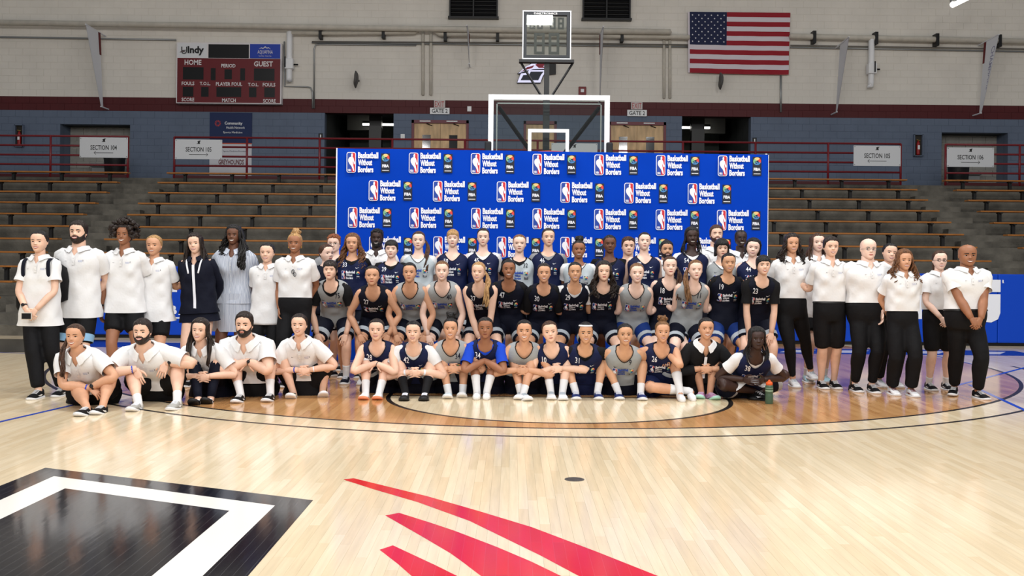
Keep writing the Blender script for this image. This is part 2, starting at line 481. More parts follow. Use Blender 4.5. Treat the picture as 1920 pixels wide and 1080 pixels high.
for x0, x1, z0, z1 in ((at(178, 560, 18.8).x, at(232, 560, 18.8).x, 0.72, 0.86), (at(318, 560, 18.8).x, at(330, 560, 18.8).x, 0.84, 1.15), (at(300, 600, 18.8).x, at(352, 600, 18.8).x, 0.36, 0.385)):
    b = MB(); rect(x0, x1, z0, z1); b.build('lettering', M_padw, pad)

# ------------------------------------------------------------------ back wall
YW = 30.5
def wp(px, py, d=0.0): return at(px, py, YW - d)
M_wallw = mat('block_white', (224, 219, 210), 0.75, var=0.05, vscale=1.2, bump=0.12, bscale=60)
M_wallm = mat('block_maroon', (80, 16, 22), 0.6, var=0.10, vscale=2.0, bump=0.12, bscale=60)
M_wallb = mat('block_bluegrey', (98, 110, 130), 0.7, var=0.06, vscale=2.0, bump=0.14, bscale=60)
M_joint = mat('mortar_joint', (214, 209, 200), 0.9)
M_jointb = mat('mortar_joint_blue', (92, 103, 122), 0.9)
M_jointm = mat('mortar_joint_maroon', (66, 14, 18), 0.9)
ZS0, ZS1 = 5.73, 6.13
def opn(pl, pr, pt, zb=PLAT): return [wp(pl, pt).x, wp(pr, pt).x, zb, 0.0]
OPEN = {'alcove_l': (wp(113, 219).x, wp(244, 219).x, 5.33), 'corr_l': (wp(609, 212).x, wp(738, 212).x, 5.73),
        'door_l': (wp(772, 218).x, wp(879, 218).x, 5.55), 'door_c': (wp(982, 220).x, wp(1044, 220).x, 5.55),
        'door_r': (wp(1141, 220).x, wp(1249, 220).x, 5.55), 'corr_r': (wp(1279, 216).x, wp(1408, 216).x, 5.73),
        'alcove_r': (wp(1766, 237).x, wp(1890, 237).x, 5.33)}
wall = empty('wall_back', (0, YW, PLAT), kind='structure')
# backing with real openings
bk = {'w': MB(), 'm': MB(), 'b': MB()}
XW0, XW1 = -19.0, 20.0
bk['w'].box(XW0, XW1, YW + 0.004, YW + 0.3, ZS1, 11.0); bk['m'].box(XW0, XW1, YW + 0.004, YW + 0.3, ZS0, ZS1)
xs = XW0
for k, (xa, xb, zt) in sorted(OPEN.items(), key=lambda q: q[1][0]):
    bk['b'].box(xs, xa, YW + 0.004, YW + 0.3, PLAT, ZS0)
    if zt < ZS0: bk['b'].box(xa, xb, YW + 0.004, YW + 0.3, zt, ZS0)
    xs = xb
bk['b'].box(xs, XW1, YW + 0.004, YW + 0.3, PLAT, ZS0)
bk['w'].build('mortar_bed', M_joint, wall); bk['m'].build('mortar_bed', M_jointm, wall); bk['b'].build('mortar_bed', M_jointb, wall)
BL, BH, GAP = 0.4064, 0.2, 0.003
rng = random.Random(5)
blocks = []
z = ZS0 - 11 * BH - 0.03
for c in range(-11, 22):
    z = ZS0 + c * BH
    kind = 'b' if c < 0 else ('m' if c < 2 else 'w')
    zc = z + BH / 2
    cuts = [(xa, xb) for (xa, xb, zt) in OPEN.values() if zc < zt]
    x = XW0 + (0 if c % 2 else BL / 2)
    while x < XW1:
        parts = [(x, min(x + BL, XW1))]
        for (ca, cb) in cuts:
            np_ = []
            for (pa, pb) in parts:
                if cb <= pa or ca >= pb: np_.append((pa, pb)); continue
                if pa < ca: np_.append((pa, ca))
                if pb > cb: np_.append((cb, pb))
            parts = np_
        for (pa, pb) in parts:
            if pb - pa > 0.02: blocks.append((pa, pb, z, kind))
        x += BL
def block_geo(mb, x0, x1, z0, z1, m=0, d=0.0):
    y = YW - d; g = GAP / 2; v = 0.0025
    mb.add([(x0 + g, YW + 0.02, z0 + g), (x1 - g, YW + 0.02, z0 + g), (x1 - g, YW + 0.02, z1 - g), (x0 + g, YW + 0.02, z1 - g),
            (x0 + g + v, y, z0 + g + v), (x1 - g - v, y, z0 + g + v), (x1 - g - v, y, z1 - g - v), (x0 + g + v, y, z1 - g - v)],
           [(4, 5, 6, 7), (0, 1, 5, 4), (1, 2, 6, 5), (2, 3, 7, 6), (3, 0, 4, 7)], m)
stuff = {'w': MB(), 'm': MB(), 'b': MB()}
bm_ = {'w': M_wallw, 'm': M_wallm, 'b': M_wallb}
cand = [q for q in blocks if q[3] in 'wm' and q[1] - q[0] > 0.39 and -12.5 < q[0] < 12.5 and q[2] < 8.2]
cand.sort(key=lambda q: (q[2], abs(q[0])))
single = set(cand[:300]); bme = {}
for q in blocks:
    if q in single:
        if q[3] not in bme:
            t = MB(); block_geo(t, 0, BL, 0, BH); o = t.build('block', bm_[q[3]]); o.data.transform(Matrix.Translation((0, -YW, 0))); bme[q[3]] = o.data
        else:
            o = bpy.data.objects.new('block', bme[q[3]]); COL.objects.link(o)
        o.parent = wall; o.location = (q[0], 0, q[2] - PLAT)
    else:
        block_geo(stuff[q[3]], q[0], q[1], q[2], q[2] + BH, 0, rng.uniform(0, 0.003))
for k in stuff: stuff[k].build('block_courses', bm_[k], wall, kind='stuff')

# rooms behind the openings
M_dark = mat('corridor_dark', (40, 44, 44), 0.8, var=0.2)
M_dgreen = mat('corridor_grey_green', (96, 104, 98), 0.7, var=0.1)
M_tube = mat('lit_tube', (255, 252, 244), 0.4, emit=6.0)
M_col = mat('column_black', (16, 17, 18), 0.4)
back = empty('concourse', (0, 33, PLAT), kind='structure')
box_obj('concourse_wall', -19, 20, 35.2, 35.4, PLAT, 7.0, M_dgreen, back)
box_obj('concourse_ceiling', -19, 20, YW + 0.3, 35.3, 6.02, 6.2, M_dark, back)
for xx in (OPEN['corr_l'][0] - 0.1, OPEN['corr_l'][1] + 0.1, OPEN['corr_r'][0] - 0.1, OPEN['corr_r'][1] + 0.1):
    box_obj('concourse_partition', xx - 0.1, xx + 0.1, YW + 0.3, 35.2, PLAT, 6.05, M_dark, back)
for k, (pl, pr) in (('corr_l', (692, 715)), ('corr_r', (1297, 1321))):
    xa, xb = at(pl, 240, 31.6).x, at(pr, 240, 31.6).x
    box_obj('concourse_column', xa, xb, 31.6, 31.9, PLAT, 6.05, M_col, back)
    xa, xb = (at(651, 240, 33).x, at(692, 240, 33).x) if k == 'corr_l' else (at(1321, 240, 33).x, at(1360, 240, 33).x)
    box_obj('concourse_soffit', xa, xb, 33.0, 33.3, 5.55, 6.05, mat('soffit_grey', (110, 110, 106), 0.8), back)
    L = (at(680, 233, 32.5).x, at(738, 233, 32.5).x) if k == 'corr_l' else (at(1279, 239, 32.5).x, at(1331, 239, 32.5).x)
    zz = at((L[0] * F / 32.5) + 960, 233 if k == 'corr_l' else 239, 32.5).z
    e = empty('strip_light', ((L[0] + L[1]) / 2, 32.5, zz), 'lit white tube light in the dark corridor %s' % ('left of the left double doors' if k == 'corr_l' else 'right of the right double doors'), 'light')
    box_obj('housing', L[0], L[1], 32.45, 32.6, zz + 0.03, zz + 0.1, M_dark, e); box_obj('lamp_tube', L[0], L[1], 32.48, 32.56, zz - 0.03, zz + 0.03, M_tube, e)
    rodb = MB(); rod(rodb, ((L[0] + L[1]) / 2, 32.52, zz + 0.1), ((L[0] + L[1]) / 2, 32.52, 6.03), 0.012); rodb.build('hanger', M_dark, e)
# alcoves: pale tiled back
M_tile = mat('alcove_block', (150, 148, 142), 0.7, var=0.08)
for k in ('alcove_l', 'alcove_r'):
    xa, xb, zt = OPEN[k]
    al = empty('wall_alcove', ((xa + xb) / 2, 31.2, PLAT), kind='structure')
    box_obj('mortar_bed', xa - 0.1, xb + 0.1, 31.22, 31.4, PLAT, zt + 0.1, M_joint, al)
    for s, xx in ((-1, xa), (1, xb)): box_obj('alcove_side', min(xx, xx + s * 0.1), max(xx, xx + s * 0.1), YW + 0.3, 31.3, PLAT, zt + 0.1, M_wallb, al)
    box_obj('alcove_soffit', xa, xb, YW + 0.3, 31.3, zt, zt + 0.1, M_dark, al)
    c = 0; zz = PLAT
    while zz < zt - 0.02:
        xx = xa - (0.2 if c % 2 else 0)
        while xx < xb:
            x0, x1 = max(xx, xa), min(xx + 0.4, xb)
            if x1 - x0 > 0.03: box_obj('block', x0 + 0.006, x1 - 0.006, 31.195, 31.23, zz + 0.006, min(zz + 0.2, zt) - 0.006, M_tile, al)
            xx += 0.4
        zz += 0.2; c += 1
# doors
M_door = mat('door_wood', (206, 172, 128), 0.5, var=0.28, vscale=2.2, stretch=(3, 1, 0.8))
M_dglass = mat('door_glass', (16, 17, 19), 0.06, spec=0.8)
M_dframe = mat('door_frame_maroon', (112, 54, 64), 0.5)
for n, k in enumerate(('door_l', 'door_c', 'door_r')):
    xa, xb, zt = OPEN[k]
    e = empty('door_%d' % (n + 1), ((xa + xb) / 2, YW, PLAT), kind='structure')
    for x0, x1, z0, z1 in ((xa, xa + 0.07, PLAT, zt), (xb - 0.07, xb, PLAT, zt), (xa, xb, zt - 0.09, zt)):
        box_obj('door_frame', x0, x1, YW - 0.02, YW + 0.2, z0, z1, M_dframe, e)
    mid = (xa + xb) / 2
    leaves = [(xa + 0.07, mid - 0.004, 1), (mid + 0.004, xb - 0.07, 0)] if k != 'door_c' else [(xa + 0.07, xb - 0.07, 1)]
    for (x0, x1, s) in leaves:
        lf = box_obj('door_leaf', x0, x1, YW + 0.05, YW + 0.1, PLAT, zt - 0.095, M_door, e)
        w = x1 - x0
        if k != 'door_c':
            c = x0 + w * (0.48 if s else 0.50)
            box_obj('window_pane', c - 0.12, c + 0.12, YW + 0.035, YW + 0.06, PLAT + 0.85, PLAT + 1.62, M_dglass, lf)
            box_obj('door_closer', c - 0.2, c + 0.12, YW - 0.03, YW + 0.02, zt - 0.05, zt - 0.02, M_steel, e)
            rb = MB(); rod(rb, (c, YW - 0.01, zt - 0.1), (c + 0.16, YW + 0.04, zt - 0.16), 0.012); rb.build('closer_arm', M_black, e)
        kb = MB(); tube(kb, [(x1 - 0.09 if s else x0 + 0.09, YW + 0.05, PLAT + 0.98), (x1 - 0.09 if s else x0 + 0.09, YW - 0.03, PLAT + 0.98)], [0.03, 0.035], 10, sub=1)
        if s: kb.build('door_knob', M_steel, lf, smooth=True)
# ------------------------------------------------------------------ railings and section signs
M_rail = mat('rail_maroon', (112, 22, 32), 0.4)
YR = 26.95
RL = {'left of the left aisle': (-14.5, at(240, 270, YR).x, [at(95, 270, YR).x, at(240, 270, YR).x, at(-50, 270, YR).x]),
      'above the middle bleachers': (at(327, 270, YR).x, at(1689, 285, YR).x, None),
      'right of the right aisle': (at(1773, 285, YR).x, 15.0, [at(1773, 285, YR).x, at(1912, 285, YR).x])}
zt = 4.57
for nm, (xa, xb, ps) in RL.items():
    e = empty('guard_rail', ((xa + xb) / 2, YR, PLAT), 'maroon pipe guard rail with four bars %s' % nm, 'railing')
    for k in range(4):
        rb = MB(); rod(rb, (xa, YR, zt - 0.245 * k), (xb, YR, zt - 0.245 * k), 0.026, 8); rb.build('rail_bar', M_rail, e, smooth=True)
    if ps is None: ps = [xa + (xb - xa) * i / 10 for i in range(11)]
    for q in ps:
        rb = MB(); rod(rb, (q, YR, PLAT), (q, YR, zt), 0.03, 8); rb.build('rail_post', M_rail, e, smooth=True)
    box_obj('kick_plate', xa, xb, YR - 0.015, YR + 0.015, PLAT - 0.1, PLAT + 0.09, mat('kick_plate', (70, 14, 20), 0.6), e)
M_sign = mat('sign_white', (206, 210, 214), 0.5)
def section_sign(px0, py0, px1, py1, num, arrow, label):
    a, c = at(px0, py0, YR - 0.07), at(px1, py1, YR - 0.07)
    x0, x1, z1, z0 = a.x, c.x, a.z - (a.z - c.z) * 0.0, c.z
    e = empty('section_sign', ((x0 + x1) / 2, YR - 0.06, (z0 + z1) / 2), label, 'sign')
    y = YR - 0.045
    box_obj('board', x0, x1, y - 0.012, y, z0, z1, M_sign, e, bevel=0.002)
    w, h = x1 - x0, z1 - z0; cx = (x0 + x1) / 2; yy = y - 0.014
    if num: lettering('SECTION ' + num, cx, z0 + h * 0.5, yy, w * 0.55, h * 0.235, M_black, e, 0.015)
    b = MB(); z2 = z0 + h * 0.78; s = h * 0.16
    b.poly([(cx - s * 0.7, yy, z2), (cx - s * 0.2, yy, z2 + s * 0.3), (cx - s * 0.4, yy, z2 + s * 0.75), (cx + s * 0.2, yy, z2 + s), (cx + s * 0.75, yy, z2 + s), (cx + s * 0.35, yy, z2 + s * 0.6), (cx + s * 0.5, yy, z2)])
    b.build('emblem', M_black, e)
    if arrow:
        b = MB(); z3 = z0 + h * 0.24; L = w * 0.2; t = h * 0.012; s = arrow
        b.poly([(cx - L, yy, z3 - t), (cx + L, yy, z3 - t), (cx + L, yy, z3 + t), (cx - L, yy, z3 + t)])
        tip = cx + s * L
        for q in (1, -1):
            b.poly([(tip, yy, z3 - t), (tip, yy, z3 + t), (tip - s * L * 0.2, yy, z3 + q * h * 0.085 + t), (tip - s * L * 0.2, yy, z3 + q * h * 0.085 - t)])
        b.build('arrow', M_black, e)
    b = MB()
    for xx in (x0 + 0.03, x1 - 0.03):
        for zz in (z0 + 0.03, z1 - 0.03): b.box(xx - 0.008, xx + 0.008, yy - 0.003, yy, zz - 0.008, zz + 0.008)
    b.build('rivet', M_black, e)
section_sign(149, 257, 239, 296, '104', -1, 'white board reading SECTION 104 hung on the left rail')
section_sign(328, 261, 416, 299, '105', 1, 'white board reading SECTION 105 beside the blue health network banner')
section_sign(1601, 272.5, 1689, 311.5, '105', -1, 'white board reading SECTION 105 near the fire extinguisher on the right')
section_sign(1776, 276, 1864, 313.5, '106', 1, 'white board reading SECTION 106 on the right rail')
section_sign(1034, 268, 1120, 306, '', 0, 'white board hung on the rail seen through the glass backboard')
# ------------------------------------------------------------------ scoreboard
M_sbred = mat('scoreboard_maroon', (104, 16, 26), 0.45)
M_sbtxt = mat('scoreboard_lettering', (226, 222, 224), 0.5)
M_led = mat('dark_display', (8, 8, 10), 0.3)
def s_on(quad, d):
    """(u,v) on a pixel quad tl,tr,bl of the back wall, v downwards"""
    a, r, bl = (wp(*q, d) for q in quad)
    return lambda u, v: a + (r - a) * u + (bl - a) * v
sb_e = empty('scoreboard', wp(429, 190, 0.2), 'maroon and white basketball scoreboard with dark displays on the back wall', 'scoreboard')
q0, q1 = wp(331, 76, 0.25), wp(527, 197, 0.25)
X0, X1, Z1, Z0b = q0.x, q1.x, wp(331, 77, 0.25).z - 0.03, wp(331, 193.5, 0.25).z - 0.0
WX, HZ = X1 - X0, Z1 - Z0b
yS = YW - 0.25
box_obj('cabinet', X0, X1, yS, YW - 0.02, Z0b, Z1, M_sbtxt, sb_e, bevel=0.01)
def sbp(u0, u1, v0, v1, mt, nm, dy=0.006):
    return box_obj(nm, X0 + u0 * WX, X0 + u1 * WX, yS - dy, yS + 0.01, Z1 - v1 * HZ, Z1 - v0 * HZ, mt, sb_e)
sbp(0.01, 0.99, 0.26, 0.985, M_sbred, 'face_panel')
sbp(0.012, 0.29, 0.02, 0.25, mat('sponsor_white', (222, 224, 228), 0.5), 'sponsor_panel')
sbp(0.305, 0.69, 0.03, 0.255, M_led, 'message_display')
sbp(0.70, 0.988, 0.02, 0.255, mat('sponsor_blue', (22, 60, 170), 0.5), 'sponsor_panel')
for u0, u1, v0, v1 in ((.065, .26, .41, .61), (.33, .375, .42, .62), (.46, .53, .44, .6), (.61, .655, .42, .62), (.74, .935, .42, .62),
                       (.065, .165, .73, .89), (.24, .31, .73, .89), (.385, .62, .73, .89), (.695, .765, .73, .89), (.84, .94, .73, .89)):
    sbp(u0, u1, v0, v1, M_led, 'digit_display', 0.012)
def sbt(s, uc, vc, w, h, mt=None, bold=0.02):
    lettering(s, X0 + uc * WX, Z1 - vc * HZ, yS - 0.016, w * WX, h * HZ, mt or M_sbtxt, sb_e, bold)
sbt('HOME', .16, .33, .16, .085); sbt('GUEST', .83, .345, .18, .085); sbt('PERIOD', .497, .38, .135, .06)
sbt('FOULS', .115, .675, .12, .06); sbt('T.O.L.', .277, .675, .1, .055); sbt('PLAYER FOUL', .505, .68, .25, .06); sbt('T.O.L.', .735, .685, .1, .055); sbt('FOULS', .885, .685, .12, .06)
sbt('SCORE', .115, .94, .12, .06); sbt('MATCH', .505, .945, .13, .06); sbt('SCORE', .89, .95, .12, .06)
sbt('U', .075, .135, .055, .12, M_black, 0.0); sbt('Indy', .185, .14, .155, .15, M_black, 0.04)
sbt('AQUAFINA', .845, .155, .145, .07, M_sbtxt, 0.0); sbt('Pure Water - Perfect Taste', .845, .215, .12, .02, M_sbtxt, 0.0)
b = MB(); zz = Z1 - .1 * HZ
b.poly([(X0 + u * WX, yS - 0.016, Z1 - v * HZ) for u, v in ((.785, .1), (.81, .075), (.825, .085), (.845, .055), (.862, .08), (.875, .07), (.9, .105), (.875, .085), (.862, .095), (.845, .075), (.825, .1), (.81, .09))])
b.build('emblem', M_sbtxt, sb_e)
b = MB(); b.poly([(X0 + u * WX, yS - 0.0165, Z1 - v * HZ) for u, v in ((.03, .17), (.06, .13), (.1, .125), (.075, .15), (.1, .165), (.07, .165))]); b.build('emblem', mat('grey_print', (90, 80, 84), 0.6), sb_e)

# ------------------------------------------------------------------ national flag
M_fr = mat('flag_red', (150, 14, 36), 0.7); M_fw = mat('flag_white', (216, 208, 216), 0.7); M_fb = mat('flag_blue', (14, 26, 66), 0.7); M_fs = mat('flag_star', (232, 232, 238), 0.7)
fl = empty('wall_flag', wp(1387, 138, 0.12), 'large red white and blue stars and stripes flag on the wall', 'flag')
tl, tr, br_, bl_ = (wp(*q, 0.12) for q in ((1293, 22), (1482, 24), (1478.5, 140), (1293.5, 136)))
def flp(u, v, off=0.0):
    p = tl * (1 - u) * (1 - v) + tr * u * (1 - v) + br_ * u * v + bl_ * (1 - u) * v
    w = 0.012 * math.sin(u * 21 + v * 5) * (0.25 + v) + 0.008 * math.sin(u * 47 - v * 9) * v
    return (p.x, p.y - w - off, p.z - 0.012 * math.sin(u * 3.1) * v)
for k in range(13):
    v0, v1 = k / 13, (k + 1) / 13; u0 = 0.37 if k < 7 else 0.0
    n = 28
    A = np.array([[flp(u0 + (1 - u0) * i / n, v) for i in range(n + 1)] for v in (v0, (v0 + v1) / 2, v1)])
    b = MB(); b.grid(A, 0, False); B = A.copy(); B[:, :, 1] += 0.004; b.grid(B[::-1], 0, False)
    b.build('stripe', M_fw if k % 2 else M_fr, fl, smooth=True)
A = np.array([[flp(0.37 * i / 12, 7 / 13 * j / 8) for i in range(13)] for j in range(9)])
b = MB(); b.grid(A, 0, False); B = A.copy(); B[:, :, 1] += 0.004; b.grid(B[::-1], 0, False); b.build('canton', M_fb, fl, smooth=True)
A = np.array([[flp(-0.016 + 0.016 * i, j / 10) for i in range(2)] for j in range(11)])
b = MB(); b.grid(A, 0, False); B = A.copy(); B[:, :, 1] += 0.004; b.grid(B[::-1], 0, False); b.build('heading', M_fw, fl)
for r in range(9):
    for c in range(6 - r % 2):
        u = 0.37 * (0.075 + 0.17 * c + (0.085 if r % 2 else 0)); v = 7 / 13 * (0.1 + 0.1 * r)
        P = []
        for k in range(10):
            rr = 0.0095 if k % 2 == 0 else 0.0040; an = math.pi / 2 + k * math.pi / 5
            P.append(flp(u + rr * math.cos(an), v - rr * 1.64 * math.sin(an), 0.006))
        b = MB(); b.poly(P); b.build('star', M_fs, fl)

# ------------------------------------------------------------------ pipes and conduits on the wall
def pipe(name, pts, r, mt, label, cat='pipe', d=0.15, brackets=()):
    P = [wp(x, y, d) for x, y in pts]
    e = empty(name, P[0], label, cat)
    b = MB(); tube(b, [tuple(p) for p in P], [r] * len(P), 10, sub=1); b.build('pipe_run', mt, e, smooth=True)
    for (x, y) in brackets:
        p = wp(x, y, d); box_obj('bracket', p.x - 0.045, p.x + 0.045, YW - d - r - 0.01, YW - 0.012, p.z - r - 0.09, p.z + r + 0.09, M_black, e)
    return e
pipe('water_pipe', [(-30, 42), (640, 52), (1257, 60)], 0.085, M_pipe, 'thick cream pipe running along the wall above the scoreboard', d=0.35)
pipe('water_pipe', [(547, 62), (640, 62.5), (778, 61), (784, 57)], 0.06, M_pipe, 'cream pipe with elbow beside the scoreboard drain', d=0.2, brackets=[(601, 63), (719, 62)])
pipe('water_pipe', [(818, 60), (824, 64), (980, 66), (1257, 69), (1292, 70)], 0.075, M_pipe, 'cream pipe running behind the shot clock to the flag', d=0.2, brackets=[(835, 66), (933, 66), (1166, 68)])
pipe('water_pipe', [(1482, 68), (1700, 73), (1990, 79)], 0.085, M_pipe, 'cream pipe running along the wall right of the flag', d=0.2, brackets=[(1526, 70), (1642, 72), (1756, 75), (1873, 77)])
pipe('conduit', [(-30, 69), (330, 75)], 0.028, M_steel, 'thin grey conduit left of the scoreboard', 'conduit', 0.06)
pipe('conduit', [(585, 80), (970, 84), (1292, 88)], 0.024, M_steel, 'thin grey conduit line below the pipes behind the shot clock', 'conduit', 0.06)
pipe('conduit', [(585, 78), (970, 80), (1292, 84)], 0.018, mat('conduit_dark', (110, 106, 100), 0.5), 'thin dark conduit line below the cream pipes', 'conduit', 0.1)
pipe('conduit', [(1482, 89), (1990, 98)], 0.022, M_steel, 'lower grey conduit line right of the flag', 'conduit', 0.06)
pipe('conduit', [(1482, 85), (1990, 93)], 0.018, mat('conduit_dark', (110, 106, 100), 0.5), 'upper dark conduit line right of the flag', 'conduit', 0.1)
for x in (793, 808): pipe('riser_pipe', [(x, 55), (x, 178), ], 0.045, M_pipe, 'cream vertical riser pipe, %s of the pair left of the backboard' % ('left one' if x == 793 else 'right one'), d=0.06)
for x in (1245, 1256): pipe('riser_pipe', [(x, 68), (x, 184)], 0.04, M_pipe, 'cream vertical riser pipe, %s of the pair left of the flag' % ('left one' if x == 1245 else 'right one'), d=0.06)
pipe('conduit', [(589, 203), (589, 92), (592, 84), (600, 83), (780, 85)], 0.022, M_steel, 'thin conduit bending down to the maroon stripe right of the scoreboard', 'conduit', 0.05)
pipe('conduit', [(586, 203), (586, 172), (582, 164), (575, 163), (534, 162), (533, 78)], 0.022, M_steel, 'thin conduit looping from the scoreboard edge to the maroon stripe', 'conduit', 0.05)
pipe('conduit', [(1464, 210), (1464, 142)], 0.03, M_steel, 'short grey conduit below the flag', 'conduit', 0.05)
for x, y0, y1, nm in ((543, 60, 151, 'beside the scoreboard'), (1634, 74, 160, 'right of the flag')):
    top, bot = wp(x, y0, 0.2), wp(x, y1, 0.2)
    e = empty('drain_pipe', bot, 'white vertical drain pipe with boxed valve %s' % nm, 'pipe')
    b = MB(); tube(b, [(top.x, top.y, top.z), (top.x, top.y, bot.z + 0.08), (top.x + (0.0 if x < 900 else -0.06), top.y, bot.z)], [0.085, 0.085, 0.085], 12, sub=3); b.build('pipe_run', M_white, e, smooth=True)
    v = wp(x, 121 if x < 900 else 130, 0.2); box_obj('valve_box', v.x - 0.12, v.x + 0.12, v.y - 0.13, v.y + 0.12, v.z - 0.14, v.z + 0.16, M_white, e, bevel=0.02)
    b = MB(); rod(b, (v.x + (-0.1 if x < 900 else 0.05), v.y - 0.16, v.z - 0.1), (v.x + (-0.1 if x < 900 else 0.05), v.y - 0.16, v.z + 0.2), 0.02); rod(b, (v.x + 0.1, v.y, v.z), (v.x + 0.24, v.y, v.z), 0.025); b.build('valve_handle', M_black, e)
# ------------------------------------------------------------------ pennants standing out from the wall
M_penw = mat('pennant_white', (220, 222, 228), 0.6)
def pennant(top, bot, halfw, out, label, hdr=1, deco=None):
    """vertical cloth banner hung on brackets, nearly edge-on to the camera"""
    T, B = wp(*top, 0.45), wp(*bot, 0.45)
    e = empty('pennant', B, label, 'banner')
    n = 10
    A = []
    for i in range(n + 1):
        v = i / n
        xw = T.x + (B.x - T.x) * v; z = T.z + (B.z - T.z) * v
        bow = 0.05 * math.sin(v * math.pi) * halfw
        A.append([(xw + bow, YW - 0.45, z), (xw + bow + halfw * (1 - 0.85 * v) * 0.5, YW - 0.45 - out * (1 - 0.85 * v) * 0.5, z + 0.02), (xw + bow + halfw * (1 - 0.85 * v), YW - 0.45 - out * (1 - 0.85 * v), z + 0.05 * (1 - v))])
    A = np.array(A)
    B2 = A.copy(); B2[:, :, 0] += 0.006
    b = MB(); b.grid(A, 0, False); b.grid(B2[:, ::-1], 0, False); b.build('cloth', M_penw, e, smooth=True)
    b = MB(); C = A[0:4, 0:2].copy(); C[:, 1] = C[:, 0] * 0.75 + C[:, 1] * 0.25; C[:, 0, 0] -= 0.02 * (1 if halfw > 0 else -1)
    C[:, :, 1] -= 0.01; b.grid(C, 0, False); D = C.copy(); D[:, :, 0] += 0.008; b.grid(D[:, ::-1], 0, False); b.build('header_band', M_maroon, e)
    for i in (0, n): b = MB(); rod(b, (A[i][0][0], YW - 0.03, A[i][0][2]), tuple(A[i][2]), 0.02); b.build('bracket_arm', M_penw, e)
    return e, A
def pen_text(e, A, s, v0, v1, u0, u1, mt, rot=False):
    b = MB(); n = len(A) - 1
    def mp(a, c):
        if rot: a, c = c, 1 - a
        v = v0 + (v1 - v0) * (1 - c); u = u0 + (u1 - u0) * a
        i = min(int(v * n), n - 1); f = v * n - i
        row = A[i] * (1 - f) + A[i + 1] * f
        p = row[0] * (1 - u) + row[2] * u
        return (p[0], p[1] - 0.012, p[2])
    put_text(b, s, 0, 0, 1, 1, mp, 0, 0.02); b.build('lettering', mt, e)
e, A = pennant((187, 62), (193, 201), -0.04, 0.9, 'white pennant with maroon edge near the left end of the wall'); pen_text(e, A, 'CLUB', 0.17, 0.24, 0.9, 0.15, M_black)
pennant((879, 64), (880, 121), -0.02, 0.9, 'narrow pennant seen edge-on left of the shot clock')
pennant((1125, 66), (1124, 190), 0.02, 0.9, 'pale pennant seen edge-on right of the shot clock')
e, A = pennant((1575, 85), (1567, 211), -0.03, 0.9, 'white pennant with maroon edge between flag and right drain pipe'); pen_text(e, A, 'Z', 0.08, 0.28, 0.35, 0.9, M_black)
e, A = pennant((1846, 80), (1836, 213), 0.02, 0.85, 'white pennant with maroon edge near the right end of the wall'); pen_text(e, A, 'CHAMPIONS', 0.12, 0.7, 0.6, 0.9, mat('pale_print', (150, 150, 176), 0.6), True)
# speaker horns
for x, y, nm in ((668, 149, 'left of the riser pipes'), (1352, 152, 'just below the flag')):
    p = wp(x, y, 0.35); e = empty('wall_loudspeaker', p, 'small dark oval loudspeaker on the wall %s' % nm, 'loudspeaker')
    b = MB(); tube(b, [(p.x - 0.02, p.y, p.z - 0.24), (p.x - 0.02, p.y, p.z - 0.12), (p.x, p.y, p.z), (p.x, p.y, p.z + 0.14), (p.x - 0.02, p.y, p.z + 0.24)], [(0.02, 0.04), (0.055, 0.16), (0.06, 0.19), (0.055, 0.16), (0.02, 0.04)], 12, ref=(1, 0, 0)); b.build('horn', mat('horn_grey', (84, 82, 80), 0.6), e, smooth=True)
    b = MB(); rod(b, (p.x, p.y, p.z), (p.x + 0.02, YW, p.z + 0.02), 0.03); b.build('mount', M_black, e)
# louvre vents
M_louv = mat('louvre_black', (26, 26, 28), 0.5)
for x0, x1, yb, nm in ((844, 932, 33, 'left of the shot clock'), (1093, 1180, 36, 'right of the shot clock')):
    a, c = wp(x0, yb, 0.0), wp(x1, yb, 0.0)
    e = empty('wall_vent', ((a.x + c.x) / 2, YW, a.z), 'dark louvred vent high on the wall %s' % nm, 'vent')
    zb = a.z; ztp = zb + 1.0
    box_obj('backing', a.x, c.x, YW - 0.05, YW, zb, ztp, M_black, e)
    for k in range(9):
        zk = zb + 0.04 + k * 0.11
        b = MB(); b.add([(a.x + .02, YW - 0.16, zk), (c.x - .02, YW - 0.16, zk), (c.x - .02, YW - 0.05, zk + 0.08), (a.x + .02, YW - 0.05, zk + 0.08), (a.x + .02, YW - 0.15, zk + .012), (c.x - .02, YW - 0.15, zk + .012), (c.x - .02, YW - 0.04, zk + 0.092), (a.x + .02, YW - 0.04, zk + 0.092)], [(0, 1, 2, 3), (7, 6, 5, 4), (0, 4, 5, 1), (3, 2, 6, 7)]); b.build('slat', M_louv, e)
    for xx in (a.x, (a.x + c.x) / 2, c.x): box_obj('frame_bar', xx - 0.02, xx + 0.02, YW - 0.18, YW, zb, ztp, M_louv, e)
    box_obj('sill', a.x - 0.05, c.x + 0.05, YW - 0.22, YW, zb - 0.06, zb, M_louv, e)
